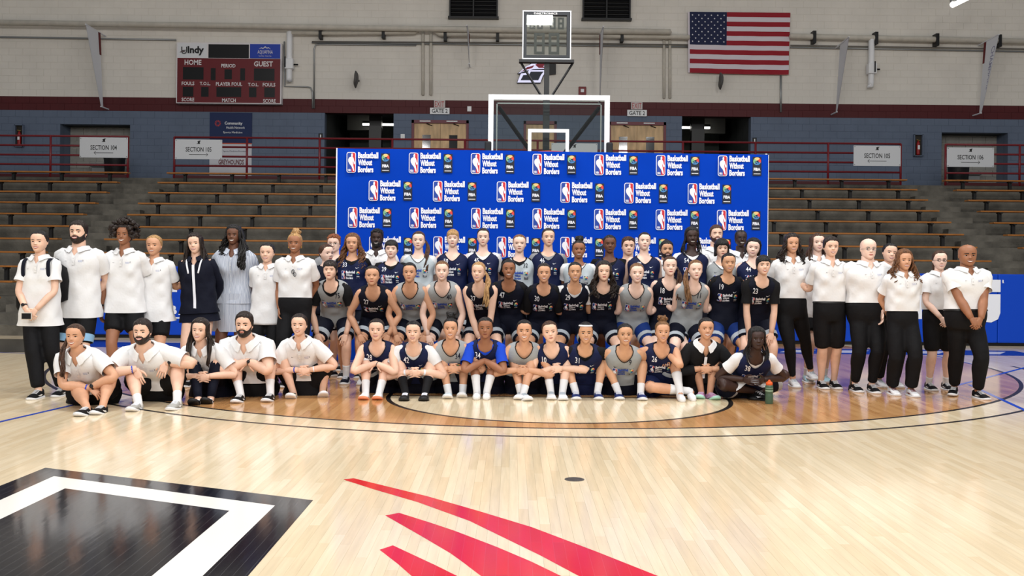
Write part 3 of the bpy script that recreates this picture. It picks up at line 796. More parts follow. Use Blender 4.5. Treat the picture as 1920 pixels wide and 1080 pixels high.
# exit and gate signs
M_exit = mat('exit_sign_panel', (198, 190, 188), 0.5); M_exr = mat('exit_red', (170, 30, 40), 0.5)
for x, nm in ((824, 'left'), (1194, 'right')):
    p = wp(x, 196 if x < 1000 else 199, 0.12); e = empty('exit_sign', p, 'small pale EXIT sign with red letters over the %s double doors' % nm, 'sign')
    box_obj('panel', p.x - 0.165, p.x + 0.165, p.y, YW - 0.02, p.z - 0.095, p.z + 0.13, M_exit, e, bevel=0.006); lettering('EXIT', p.x, p.z + 0.01, p.y - 0.003, 0.27, 0.16, M_exr, e, 0.0)
    p = wp(x + 0.5, 208 if x < 1000 else 212, 0.06); e = empty('gate_sign', p, 'white GATE 2 sign over the %s double doors' % nm, 'sign')
    box_obj('panel', p.x - 0.285, p.x + 0.285, p.y, YW - 0.01, p.z - 0.095, p.z + 0.095, M_white, e, bevel=0.006); lettering('GATE 2', p.x, p.z, p.y - 0.003, 0.46, 0.12, M_black, e, 0.015)
# fire alarm, extinguisher cabinets, small plates
p = wp(1092, 170, 0.06); e = empty('fire_alarm', p, 'small red fire alarm box on the wall above the backboard', 'alarm')
box_obj('housing', p.x - 0.11, p.x + 0.11, p.y, YW, p.z - 0.12, p.z + 0.12, mat('alarm_red', (120, 30, 34), 0.5), e, bevel=0.01); box_obj('strobe', p.x - 0.05, p.x + 0.05, p.y - 0.02, p.y, p.z - 0.05, p.z + 0.05, M_white, e, bevel=0.01)
for x, y, nm in ((38, 255, 'at the left end of the lower wall'), (1720, 273, 'between the right section signs')):
    p = wp(x, y, 0.0); e = empty('extinguisher_cabinet', (p.x, YW, p.z - 0.3), 'recessed cabinet holding a fire extinguisher %s' % nm, 'cabinet')
    box_obj('recess', p.x - 0.11, p.x + 0.11, YW - 0.012, YW, p.z - 0.3, p.z + 0.3, mat('cabinet_dark', (44, 38, 30), 0.5), e)
    for s in (-1, 1): box_obj('frame_bar', p.x + s * 0.12 - 0.012, p.x + s * 0.12 + 0.012, YW - 0.11, YW, p.z - 0.32, p.z + 0.32, M_wallb, e)
    for s in (-1, 1): box_obj('frame_bar', p.x - 0.13, p.x + 0.13, YW - 0.11, YW, p.z + s * 0.31 - 0.012, p.z + s * 0.31 + 0.012, M_wallb, e)
    b = MB(); tube(b, [(p.x, YW - 0.06, p.z - 0.28), (p.x, YW - 0.06, p.z - 0.25), (p.x, YW - 0.06, p.z + 0.03), (p.x, YW - 0.06, p.z + 0.09), (p.x, YW - 0.06, p.z + 0.13)], [0.04, 0.05, 0.05, 0.035, 0.015], 12); b.build('cylinder', mat('extinguisher_red', (150, 26, 26), 0.35), e, smooth=True)
    box_obj('label_plate', p.x - 0.03, p.x + 0.03, YW - 0.115, YW - 0.108, p.z - 0.12, p.z, M_white, e)
    b = MB(); rod(b, (p.x - 0.05, YW - 0.07, p.z + 0.16), (p.x + 0.05, YW - 0.07, p.z + 0.14), 0.014); b.build('lever', mat('brass', (190, 160, 90), 0.3, 0.8), e)
for x, y, c_, nm in ((601, 255, M_black, 'dark restroom plate beside the left corridor'), (1415, 263, M_black, 'dark restroom plate beside the right corridor'), (755, 256, M_white, 'white switch plate left of the double doors'), (880, 204, M_white, 'tiny white plate on the maroon stripe')):
    p = wp(x, y, 0.02); e = empty('wall_plate', p, nm + ' on the wall', 'plate')
    box_obj('plate', p.x - 0.06, p.x + 0.06, p.y, YW, p.z - 0.075, p.z + 0.075, c_, e, bevel=0.004); box_obj('symbol', p.x - 0.015, p.x + 0.015, p.y - 0.004, p.y, p.z - 0.04, p.z + 0.04, M_white if c_ is M_black else M_steel, e)
# health network banner and team board behind the rail
a, c = wp(393.5, 209, 0.03), wp(472, 268, 0.03)
e = empty('wall_banner', wp(432, 327, 0.03), 'navy health network banner over a white team panel on the wall', 'banner')
Zm = wp(432, 268, 0.03).z; Zb = PLAT + 0.02; ztop = a.z - 0.03
box_obj('navy_panel', a.x, c.x, YW - 0.03, YW - 0.005, Zm, ztop, mat('banner_navy', (18, 38, 84), 0.6), e); box_obj('white_panel', a.x, c.x, YW - 0.03, YW - 0.005, Zb, Zm, mat('banner_white', (208, 208, 214), 0.6), e)
cx = (a.x + c.x) / 2; yb = YW - 0.034
lettering('Community', cx + 0.08, wp(438, 232, 0).z, yb, 0.52, 0.11, M_white, e); lettering('Health Network', cx + 0.14, wp(440, 239.5, 0).z, yb, 0.54, 0.07, M_white, e, 0.005); lettering('Sports Medicine', cx + 0.06, wp(436, 249, 0).z, yb, 0.56, 0.075, M_white, e, 0.005)
lettering('Sports Medicine Provider', cx + 0.12, wp(432, 284, 0).z, yb, 0.68, 0.05, M_navy, e, 0.0); lettering('GREYHOUNDS', cx + 0.02, wp(432, 304, 0).z, yb, 0.74, 0.15, M_maroon, e)
b = MB(); P = wp(409, 231.5, 0)
for k in range(10):
    an = 2 * math.pi * k / 10; b.poly([(P.x + r * math.cos(an + d), yb, P.z + r * math.sin(an + d)) for r, d in ((0.03, 0), (0.09, -0.22), (0.09, 0.22))])
b.build('emblem', mat('emblem_red', (190, 60, 56), 0.6), e)
box_obj('trim_stripe', a.x, c.x, YW - 0.034, YW - 0.03, Zm - 0.03, Zm, mat('banner_orange', (186, 70, 40), 0.6), e)
# lit emblem sign (letter form only)
S_ = lambda x, y: tuple(wp(x, y, 0.14))
e = empty('lit_sign', wp(995, 157, 0.1), 'lit block-letter emblem sign partly behind the shot clock post', 'sign')
def plate(name, P, y0, y1, mt):
    b = MB(); n = len(P); P = [wp(*q, 0) for q in P]
    f_ = [(p.x, y0, p.z) for p in P]; k_ = [(p.x, y1, p.z) for p in P]
    b.poly(f_); b.add(f_ + k_, [(i, (i + 1) % n, n + (i + 1) % n, n + i) for i in range(n)]); return b.build(name, mt, e)
M_lit = mat('lit_white', (226, 226, 255), 0.4, emit=0.55)
plate('back_plate', [(969, 157), (975, 141), (970, 139), (1000, 116), (1042, 116), (1042, 140), (1020, 142), (1013, 157)], YW - 0.10, YW - 0.01, M_black)
plate('face_outline', [(970, 156), (976.5, 139.5), (989, 138), (992, 133), (1024, 133), (1017, 145), (1013, 156)], YW - 0.14, YW - 0.08, M_lit)
plate('face_core', [(976, 152), (981, 142.5), (992, 142), (995, 136), (1019, 136), (1014, 142), (1009, 152)], YW - 0.15, YW - 0.1, mat('sign_core', (30, 36, 52), 0.5))
plate('face_streak', [(972, 139), (985, 127), (1003, 118), (1026, 117), (1026, 130), (1000, 131), (985, 134)], YW - 0.14, YW - 0.08, M_lit)
plate('face_streak', [(976, 137), (988, 128), (1002, 124), (998, 129), (988, 132)], YW - 0.15, YW - 0.1, mat('sign_maroon', (150, 20, 50), 0.5))
plate('face_streak', [(1003, 123), (1012, 119), (1024, 122), (1018, 126), (1024, 129), (1010, 129)], YW - 0.15, YW - 0.1, mat('sign_maroon', (150, 20, 50), 0.5))
# bins in the alcoves
for k, nm in (('alcove_l', 'left'), ('alcove_r', 'right')):
    xa, xb, zt_ = OPEN[k]
    x = xb - 0.25 if k == 'alcove_l' else xa + 0.28
    e = empty('waste_bin', (x, 30.0, PLAT), 'tall black waste bin by the %s wall alcove' % nm, 'bin')
    b = MB(); q = [(x, 30.0, PLAT + z) for z in (0, 0.05, 0.75, 0.8)]; tube(b, q, [0.24, 0.25, 0.29, 0.30], 16, sub=1); b.build('barrel', M_black, e, smooth=True)
    b = MB(); tube(b, [(x, 30.0, PLAT + 0.8), (x, 30.0, PLAT + 0.84)], [0.31, 0.31], 16, sub=1); b.build('rim', M_led, e)
    x2 = x - 0.75 if k == 'alcove_l' else x + 0.75
    e = empty('drinking_fountain', (x2, 31.0, PLAT), 'grey wall drinking fountain in the %s alcove' % nm, 'fountain')
    box_obj('cabinet', x2 - 0.26, x2 + 0.26, 30.85, 31.19, PLAT + 0.05, PLAT + 0.62, mat('fountain_grey', (150, 152, 152), 0.4, 0.3), e, bevel=0.02); box_obj('basin', x2 - 0.28, x2 + 0.28, 30.78, 31.19, PLAT + 0.62, PLAT + 0.72, M_steel, e, bevel=0.02)
    b = MB(); rod(b, (x2 - 0.15, 30.85, PLAT + 0.72), (x2 - 0.12, 30.85, PLAT + 0.79), 0.015); b.build('spout', M_steel, e)
# hanging strip light at the top right
p0, p1 = at(1786, 9, 26), at(1850, -22, 27.2)
e = empty('hanging_light', p0, 'lit white strip light hanging at the top right of the hall', 'light')
b = MB(); rod(b, p0, p1, 0.07, 10); b.build('lamp_tube', M_tube, e, smooth=True)
b = MB(); q0, q1 = p0 + Vector((0, 0.02, 0.1)), p1 + Vector((0, 0.02, 0.1)); rod(b, q0, q1, 0.07, 6); b.build('housing', M_steel, e)
b = MB()
for t in (0.15, 0.85):
    c = q0.lerp(q1, t); rod(b, c, c + Vector((0, 0, 2.2)), 0.01, 5)
b.build('hanger', M_steel, e)

# ------------------------------------------------------------------ backboard, shot clock
YB = 15.77; BX = 0.55
M_glass = bpy.data.materials.new('backboard_glass'); M_glass.use_nodes = True
nt = M_glass.node_tree; bs = nt.nodes['Principled BSDF']; out = nt.nodes['Material Output']
tr_ = nt.nodes.new('ShaderNodeBsdfTransparent'); tr_.inputs[0].default_value = (0.93, 0.96, 0.95, 1); gl = nt.nodes.new('ShaderNodeBsdfGlossy'); gl.inputs['Roughness'].default_value = 0.02
fr = nt.nodes.new('ShaderNodeFresnel'); fr.inputs['IOR'].default_value = 1.5; mx = nt.nodes.new('ShaderNodeMixShader')
nt.links.new(fr.outputs[0], mx.inputs[0]); nt.links.new(tr_.outputs[0], mx.inputs[1]); nt.links.new(gl.outputs[0], mx.inputs[2]); nt.links.new(mx.outputs[0], out.inputs['Surface'])
bbe = empty('basketball_backboard', (BX, YB, 2.9), 'glass basketball backboard with white border and target square behind the banner', 'backboard')
bx0, bx1 = at(915.5, 230, YB).x, at(1143, 230, YB).x
bz1 = at(1029, 178, YB).z; bz0 = bz1 - 1.07
BX = (bx0 + bx1) / 2
box_obj('glass_pane', bx0 + 0.01, bx1 - 0.01, YB - 0.006, YB + 0.006, bz0 + 0.01, bz1 - 0.01, M_glass, bbe)
M_bw = mat('backboard_white', (238, 242, 246), 0.4)
def bar(x0, x1, z0, z1, y0=-0.014, y1=0.014, mt=M_bw, nm='border_strip'): return box_obj(nm, x0, x1, YB + y0, YB + y1, z0, z1, mt, bbe)
w = 0.078
bar(bx0, bx1, bz1 - w, bz1); bar(bx0, bx1, bz0, bz0 + w); bar(bx0, bx0 + w, bz0 + w, bz1 - w); bar(bx1 - w, bx1, bz0 + w, bz1 - w)
sx0, sx1, sz1 = at(990, 245, YB).x, at(1067, 245, YB).x, at(1028, 242, YB).z; sw = 0.052; sz0 = sz1 - 0.46
bar(sx0, sx1, sz1 - sw, sz1, nm='target_square'); bar(sx0, sx0 + sw, sz0 + sw, sz1 - sw, nm='target_square'); bar(sx1 - sw, sx1, sz0 + sw, sz1 - sw, nm='target_square'); bar(sx0, sx1, sz0, sz0 + sw, nm='target_square')
for x0, x1, z0, z1 in ((bx0 + 0.12, bx1 - 0.12, bz1 - 0.135, bz1 - 0.118), (bx0 + 0.12, bx0 + 0.137, bz0, bz1 - 0.12), (bx1 - 0.137, bx1 - 0.12, bz0, bz1 - 0.12)): bar(x0, x1, z0, z1, 0.03, 0.06, M_steel, 'frame_rail')
for s, xx in ((-1, bx0), (1, bx1)):
    b = MB(); b.box(xx - 0.05, xx + 0.05, YB - 0.05, YB + 0.06, bz0 - 0.05, bz0 + 0.36); b.build('edge_padding', mat('padding_black', (24, 26, 32), 0.6), bbe, bevel=0.02)
M_arm = mat('support_black', (20, 22, 26), 0.45)
b = MB(); rod(b, (bx0 + 0.15, YB + 0.1, bz1 - 0.17), (BX - 0.02, YB + 0.45, bz0 - 0.08), 0.032, 8); b.build('support_strut', M_arm, bbe)
b = MB(); rod(b, (bx1 - 0.15, YB + 0.1, bz1 - 0.17), (BX + 0.02, YB + 0.45, bz0 - 0.08), 0.032, 8); b.build('support_strut', M_arm, bbe)
px_ = at(1024, 230, YB + 0.5).x
box_obj('mast', px_ - 0.05, px_ + 0.05, YB + 0.42, YB + 0.54, bz0 - 0.4, bz1 + 0.01, M_arm, bbe)
b = MB(); rod(b, (px_, YB + 0.48, bz0 - 0.2), (px_, YB + 2.6, 1.2), 0.09, 10); b.build('boom', M_arm, bbe)
box_obj('base_cart', px_ - 0.45, px_ + 0.45, YB + 1.75, YB + 2.95, 0.0, 1.3, M_arm, bbe, bevel=0.03)
b = MB(); a = np.linspace(0, 2 * math.pi, 28)
rimc = (BX, YB - 0.15 - 0.23, 3.05)
tube(b, [(rimc[0] + 0.23 * math.cos(t), rimc[1] + 0.23 * math.sin(t), rimc[2]) for t in a], [0.01] * 28, 6, sub=1, caps=(False, False)); b.build('rim', mat('rim_orange', (210, 80, 30), 0.4), bbe, smooth=True)
box_obj('rim_bracket', BX - 0.07, BX + 0.07, YB - 0.16, YB - 0.01, 3.0, 3.06, mat('rim_orange', (210, 80, 30), 0.4), bbe)
b = MB()
for k in range(12):
    t = 2 * math.pi * k / 12
    for s in (-1, 1): tube(b, [(rimc[0] + 0.23 * math.cos(t), rimc[1] + 0.23 * math.sin(t), 3.04), (rimc[0] + 0.16 * math.cos(t + s * 0.26), rimc[1] + 0.16 * math.sin(t + s * 0.26), 2.83), (rimc[0] + 0.12 * math.cos(t), rimc[1] + 0.12 * math.sin(t), 2.62)], [0.004] * 3, 4, sub=1)
b.build('net', M_white, bbe)
# shot clock
YC = YB + 0.42
sc_e = empty('shot_clock', at(1025, 117, YC), 'square see-through shot clock on a black frame above the backboard', 'shot clock')
cx0, cx1 = at(979.5, 70, YC).x, at(1070.5, 70, YC).x; cz1, cz0 = at(1025, 21.5, YC).z, at(1025, 112.5, YC).z
def sbx(nm, x0, x1, z0, z1, y0, y1, mt, bevel=0): return box_obj(nm, x0, x1, YC + y0, YC + y1, z0, z1, mt, sc_e, bevel=bevel)
def frame(nm, x0, x1, z0, z1, t, y0, y1, mt):
    b = MB()
    for q in ((x0, x1, z1 - t, z1), (x0, x1, z0, z0 + t), (x0, x0 + t, z0 + t, z1 - t), (x1 - t, x1, z0 + t, z1 - t)): b.box(q[0], q[1], YC + y0, YC + y1, q[2], q[3])
    return b.build(nm, mt, sc_e)
frame('outer_frame', cx0, cx1, cz0, cz1, 0.016, -0.06, 0.06, mat('clock_frame', (196, 198, 204), 0.4, 0.4))
frame('inner_frame', cx0 + 0.016, cx1 - 0.016, cz0 + 0.016, cz1 - 0.016, 0.05, -0.055, 0.055, mat('clock_bezel', (22, 28, 36), 0.4))
sbx('clear_panel', cx0 + 0.06, cx1 - 0.06, cz0 + 0.06, cz1 - 0.06, -0.05, -0.044, M_glass)
M_seg = mat('segment_grey', (104, 102, 100), 0.5)
cw = cx1 - cx0
def digit(u, v, w, h, t):
    x, z = cx0 + u * cw, cz1 - v * cw; b = MB(); w *= cw; h *= cw; t *= cw
    for q in ((x, x + t, z - h, z), (x + w - t, x + w, z - h, z), (x + t, x + w - t, z - t, z), (x + t, x + w - t, z - h, z - h + t), (x + t, x + w - t, z - h / 2 - t / 2, z - h / 2 + t / 2)): b.box(q[0], q[1], YC - 0.03, YC - 0.01, q[2], q[3])
    b.build('digit', M_seg, sc_e)
digit(.14, .13, .12, .24, .035); digit(.30, .13, .12, .24, .035); digit(.56, .13, .12, .24, .035); digit(.73, .13, .12, .24, .035)
digit(.24, .45, .22, .44, .055); digit(.54, .45, .22, .44, .055)
lettering('DAKTRONICS', (cx0 + cx1) / 2 - 0.02, cz1 - 0.045, YC - 0.062, 0.36, 0.032, M_white, sc_e)
zt0 = cz0 - 0.045
sbx('tray', cx0 - 0.05, cx1 + 0.05, zt0, cz0, -0.06, 0.08, M_arm)
sbx('post', px_ - 0.04, px_ + 0.04, bz1 + 0.02, zt0, 0.0, 0.07, M_arm)
for s in (-1, 1):
    b = MB(); rod(b, (px_ + s * 0.4, YC + 0.02, zt0), (px_ + s * 0.06, YC + 0.04, bz1 + 0.02), 0.02, 6); b.build('brace', M_arm, sc_e)

# ------------------------------------------------------------------ step-and-repeat banner
YN = 14.8
M_ban = mat('banner_blue', (0, 60, 180), 0.85, spec=0.1, var=0.04, vscale=1.5, bump=0.12, bscale=2.5)
M_bred = mat('logo_red', (206, 40, 52), 0.6); M_bblue = mat('logo_blue', (28, 66, 160), 0.6); M_bwht = mat('logo_white', (238, 240, 248), 0.6); M_bblk = mat('logo_black', (18, 26, 44), 0.6)
M_by = mat('ball_yellow', (232, 196, 130), 0.6); M_bo = mat('ball_red', (222, 66, 58), 0.6); M_bg = mat('ball_green', (126, 184, 140), 0.6); M_bb = mat('ball_blue', (66, 130, 190), 0.6)
M_gblue = mat('jersey_print_blue', (36, 76, 176), 0.6)
SIL = [(.52, .05), (.62, .03), (.70, .07), (.70, .17), (.66, .21), (.80, .27), (.86, .36), (.92, .45), (.99, .48), (1.0, .55), (.93, .60), (.84, .58), (.80, .50), (.72, .40), (.72, .52), (.78, .66), (.86, .80), (.92, .95), (.78, .95), (.66, .80), (.50, .68), (.28, .58), (.12, .46), (.10, .36), (.18, .27), (.34, .22), (.50, .20), (.46, .12)]
LOGO_MATS = [M_bwht, M_bblue, M_bred, M_bblk, M_by, M_bo, M_bg, M_bb, M_gblue]
def logo(mb, x, z, h, mp, txt=0, box=True):
    """emblem with figure, three lines of text and ball mark; (x,z) lower left, h height; returns its width"""
    w = h * 0.455; e1, e2, e3 = 0.0, 0.0008, 0.0016
    def P(pts, m, off): mb.poly([mp(a, c, off) for a, c in pts], m)
    P(rrect(x, x + w, z, z + h, w * 0.22), 0, e1)
    i = w * 0.07
    rr = rrect(x + i, x + w - i, z + i, z + h - i, w * 0.16)
    cxm = x + w * 0.56
    L_ = [(min(a, cxm), c) for a, c in rr]; R_ = [(max(a, cxm), c) for a, c in rr]
    P(L_, 1, e2); P(R_, 2, e2)
    P([(x + i + (w - 2 * i) * (a * 0.94 + 0.03), z + h - i - (h - 2 * i) * c) for a, c in SIL], 0, e3)
    put_text(mb, 'NBA', x + i * 2.2, z + i * 2.2, w * 0.34, h * 0.11, lambda a, c: mp(a, c, e3), 0, 0.03)
    tx = x + w * 1.22
    for k, (s, wd) in enumerate((('Basketball', 1.0), ('Without', 0.70), ('Borders', 0.76))):
        put_text(mb, s, tx, z + h * (0.70 - 0.345 * k), h * 0.99 * wd, h * 0.30, lambda a, c: mp(a, c, e2), txt, 0.045)
    bx = tx + h * 1.13; bw = h * 0.43
    if box: P([(bx, z + h * 0.03), (bx + bw, z + h * 0.03), (bx + bw, z + h * 0.95), (bx, z + h * 0.95)], 3, e1)
    c0, c1, r = bx + bw / 2, z + h * 0.74, bw * 0.44
    for k in range(16):
        a0, a1 = 2 * math.pi * k / 16, 2 * math.pi * (k + 1) / 16; t = (a0 + a1) / 2
        m = 5 if (t < 0.9 or t > 5.9) else (4 if t < 2.4 else (6 if t < 3.9 else 7))
        P([(c0, c1), (c0 + r * math.cos(a0), c1 + r * math.sin(a0)), (c0 + r * math.cos(a1), c1 + r * math.sin(a1))], m, e2)
    for a_, b_, s_ in ((0.1, 0.0, .22), (-0.45, -0.2, .13), (-0.2, -0.55, .12), (0.3, -0.4, .14)):
        P([(c0 + r * (a_ + s_ * 1.6 * math.cos(q)), c1 + r * (b_ + s_ * math.sin(q))) for q in np.linspace(0.4, 6.28, 6)], 3, e3)
    put_text(mb, 'FIBA', bx + bw * 0.12, z + h * 0.27, bw * 0.76, h * 0.15, lambda a, c: mp(a, c, e2), 0, 0.04)
    P([(bx + bw * .12, z + h * .11), (bx + bw * .88, z + h * .11), (bx + bw * .88, z + h * .14), (bx + bw * .12, z + h * .14)], 0, e2)
    return bx + bw - x
ba, bb = at(632, 279, YN), at(1440, 288, YN)
bnx0, bnx1, bnz1 = ba.x, bb.x, at(1036, 284, YN).z
ban = empty('backdrop_banner', ((bnx0 + bnx1) / 2, YN, 0), 'large blue step-and-repeat backdrop banner with repeated logos behind the group', 'banner')
def bany(x, z):
    u = (x - bnx0) / (bnx1 - bnx0); v = z / bnz1
    return YN + 0.012 * math.sin(u * 9 + v * 2) + 0.01 * math.sin(u * 23 + 1.3) * max(0, v - 0.75) * 4 + 0.006 * math.sin(u * 61 + v * 30) * max(0, v - 0.9) * 8
nx_, nz_ = 120, 44
A = np.array([[(bnx0 + (bnx1 - bnx0) * i / nx_ - 0.0 + (0.02 * (1 - j / nz_) if i == 0 else 0), bany(bnx0 + (bnx1 - bnx0) * i / nx_, bnz1 * j / nz_), 0.03 + (bnz1 - 0.03 + (0.035 * (0.5 - i / nx_) if j == nz_ else 0)) * j / nz_) for i in range(nx_ + 1)] for j in range(nz_ + 1)])
b = MB(); b.grid(A, 0, False); B = A.copy(); B[:, :, 1] += 0.012; b.grid(B[:, ::-1], 0, False); b.build('cloth', M_ban, ban, smooth=True)
b = MB()
for xx in (bnx0 + 0.01, bnx1 - 0.01): rod(b, (xx, YN + 0.06, 0), (xx, YN + 0.06, bnz1), 0.022, 8)
rod(b, (bnx0, YN + 0.06, bnz1 - 0.03), (bnx1, YN + 0.06, bnz1 - 0.03), 0.022, 8); rod(b, (bnx0, YN + 0.06, 0.05), (bnx1, YN + 0.06, 0.05), 0.022, 8)
b.build('stand_frame', M_steel, ban, smooth=True)
b = MB(); b.box(bnx0 - 0.012, bnx0 + 0.004, YN - 0.002, YN + 0.03, 0.03, bnz1 + 0.02); b.box(bnx1 - 0.004, bnx1 + 0.012, YN - 0.002, YN + 0.03, 0.03, bnz1 - 0.02); b.build('edge_binding', M_bwht, ban)
LH = 38.5 / F * YN
rows = [(304.5, [650, 767, 883, 998.5, 1114.5, 1230, 1345.5], 0.0096), (357, [691.5, 812, 931.5, 1051, 1170.5, 1289.5], 0.0094), (407.5, [652.5, 768, 883.5, 998.5, 1114, 1229.5, 1344], 0.0076), (462, [692, 812.5, 931.5, 1050.5, 1170, 1289], 0.004), (512, [654, 769, 884, 999, 1114, 1229, 1344], 0.003), (566, [693, 813, 932, 1051, 1170, 1289], 0.0)]
ban_logo_me = None
for (yc, xsn, slope) in rows:
    for xx in xsn:
        q = at(xx, yc + slope * (xx - 650) + (0), YN)
        if ban_logo_me is None:
            b = MB(); logo(b, 0, 0, LH, lambda a, c, off: (a, -0.004 - off * 2, c), 0, True)
            o = b.build('printed_logo', LOGO_MATS); ban_logo_me = o.data
        else:
            o = bpy.data.objects.new('printed_logo', ban_logo_me); COL.objects.link(o)
        o.parent = ban
        ymin = min(bany(q.x + d, q.z + e_) for d in (0, 0.1, 0.2, 0.3, 0.4, 0.5) for e_ in (-0.14, 0, 0.14))
        o.location = Vector((q.x, ymin, q.z - LH / 2)) - Vector(ban.location)
# ------------------------------------------------------------------ people: builder
SKINS = {'pale': (240, 204, 186), 'fair': (234, 192, 168), 'tan': (212, 160, 128), 'olive': (208, 158, 124), 'brown': (156, 106, 78), 'dark': (110, 72, 54), 'deep': (62, 43, 38)}
HAIRS = {'black': (20, 17, 17), 'dark': (38, 27, 22), 'brown': (72, 46, 30), 'light': (122, 86, 54), 'blonde': (178, 138, 90), 'ombre': (112, 74, 46), 'red': (136, 78, 46), 'grey': (150, 140, 130)}
def skin(k): return mat('skin_' + k, SKINS[k], 0.48, spec=0.35, var=0.05, vscale=18)
def hairm(k): return mat('hair_' + k, HAIRS[k], 0.42, spec=0.4, var=0.5, vscale=60, bump=0.7, bscale=110, stretch=(1, 1, 0.2))
def lipm(k):
    c = SKINS[k]; return mat('lip_' + k, (c[0] * 0.76, c[1] * 0.42, c[2] * 0.46), 0.4)
def lidm(k):
    c = SKINS[k]; return mat('lid_' + k, (c[0] * 0.62, c[1] * 0.55, c[2] * 0.52), 0.5)
M_eye = mat('eye_white', (206, 202, 200), 0.3); M_iris = mat('eye_iris', (34, 22, 18), 0.2); M_teeth = mat('teeth', (240, 236, 228), 0.3)
def cloth(name, col, **k): return mat('cloth_' + name, col, k.get('rough', 0.8), spec=0.2, bump=k.get('bump', 0.5), bscale=k.get('bscale', 9), var=k.get('var', 0.0))
C_polo = cloth('white_polo', (232, 232, 233)); C_white = cloth('white', (228, 228, 230)); C_navy = cloth('navy', (17, 27, 64), rough=0.65); C_grey = cloth('grey_mesh', (158, 162, 164), rough=0.7)
C_lgrey = cloth('light_grey_mesh', (188, 198, 204), rough=0.7); C_black = cloth('black', (17, 17, 20), rough=0.75); C_dnavy = cloth('dark_navy', (11, 15, 32), rough=0.75); C_blue = cloth('royal_blue', (28, 72, 200))
C_royal = cloth('shorts_blue', (24, 52, 118), rough=0.65); C_heather = cloth('heather_grey', (142, 144, 148)); C_hem = cloth('hem_grey', (178, 186, 194)); C_sky = cloth('sky_trim', (140, 182, 214))
C_sockw = cloth('sock_white', (230, 230, 232)); C_sockb = cloth('sock_black', (22, 22, 25)); M_sole = mat('sole_white', (226, 226, 228), 0.6); M_soleb = mat('sole_black', (20, 20, 22), 0.6)

class Torso:
    def __init__(s, P, M, N, Hb, S, sex, bulk, lat):
        s.P = np.array(P); s.S = S; s.lat = nrm(lat); s.sex = sex
        T0 = s.P - 0.3 * (np.array(N) - s.P) 
        s.kt = np.array([-0.3, 0, 0.5, 1.0, 1.4]); s.kp = np.array([T0, P, M, N, Hb], float)
        k = catmull(np.hstack([s.kp, s.kt[:, None]]), 40); s.cp = k[:, :3]; s.ct = k[:, 3]
        m = sex == 'm'
        tt = [-.30, -.16, 0, .15, .35, .55, .70, .82, .90, .955, 1.0, 1.05, 1.15, 1.4]
        aa = [.112, .105, .096, .090, .077, .084, .095, .102, .098, .082, .050, .0345, .0295, .029] if not m else [.104, .103, .098, .094, .090, .098, .110, .116, .112, .092, .058, .041, .037, .036]
        bb = [.068, .068, .068, .062, .055, .059, .064, .062, .055, .046, .040, .035, .033, .033] if not m else [.066, .066, .067, .064, .062, .068, .073, .070, .062, .052, .045, .040, .037, .037]
        kb = 1 + (bulk - 1) * np.interp(tt, [-.3, .2, .5, .85, 1.0, 1.4], [1, 1.3, 1.1, .7, .4, .3])
        k = catmull(np.stack([tt, np.array(aa) * kb, np.array(bb) * (1 + (kb - 1) * 1.25)], -1), 14); s.tt = k[:, 0]; s.aa = k[:, 1] * S; s.bb = k[:, 2] * S
    def frame(s, t):
        p = np.array([np.interp(t, s.ct, s.cp[:, i]) for i in range(3)]); d = 0.02
        q = np.array([np.interp(t + d, s.ct, s.cp[:, i]) for i in range(3)]); r = np.array([np.interp(t - d, s.ct, s.cp[:, i]) for i in range(3)])
        T = nrm(q - r); L = nrm(s.lat - T * np.dot(s.lat, T)); f = np.cross(T, L)      # f = backwards when lat=+x, T=+z -> (0,1,0)
        return p, T, L, f
    def dims(s, t): return np.interp(t, s.tt, s.aa), np.interp(t, s.tt, s.bb)
    def extra(s, x, t):
        if s.sex == 'f': return 0.016 * s.S * math.exp(-((t - .66) / .10) ** 2) * math.exp(-((abs(x) - .048 * s.S) / (.032 * s.S)) ** 2)
        return 0.006 * s.S * math.exp(-((t - .70) / .12) ** 2) * math.exp(-((abs(x) - .05 * s.S) / (.04 * s.S)) ** 2)
    def ring(s, t, off, th, bust=1.0):
        """points around at height t; th=0 is the front, off an array or number"""
        p, T, L, f = s.frame(t); a, b = s.dims(t)
        e = float(np.interp(t, [.80, 1.0], [.80, .96]))
        sn, cs = np.sin(th), np.cos(th)
        x = (a + off) * np.sign(sn) * np.abs(sn) ** e; y = -(b + off) * np.sign(cs) * np.abs(cs) ** e
        y = y - bust * np.array([s.extra(q, t) if c > 0 else 0 for q, c in zip(x, cs)])
        return p + x[:, None] * L + y[:, None] * f
    def front(s, x, t, off, bust=1.0):
        p, T, L, f = s.frame(t); a, b = s.dims(t); a += off; b += off; e = float(np.interp(t, [.80, 1.0], [.80, .96]))
        q = min(abs(x) / a, 0.985); c = (1 - q ** (2 / e)) ** (e / 2)
        return p + x * L - (b * c + bust * s.extra(x, t)) * f

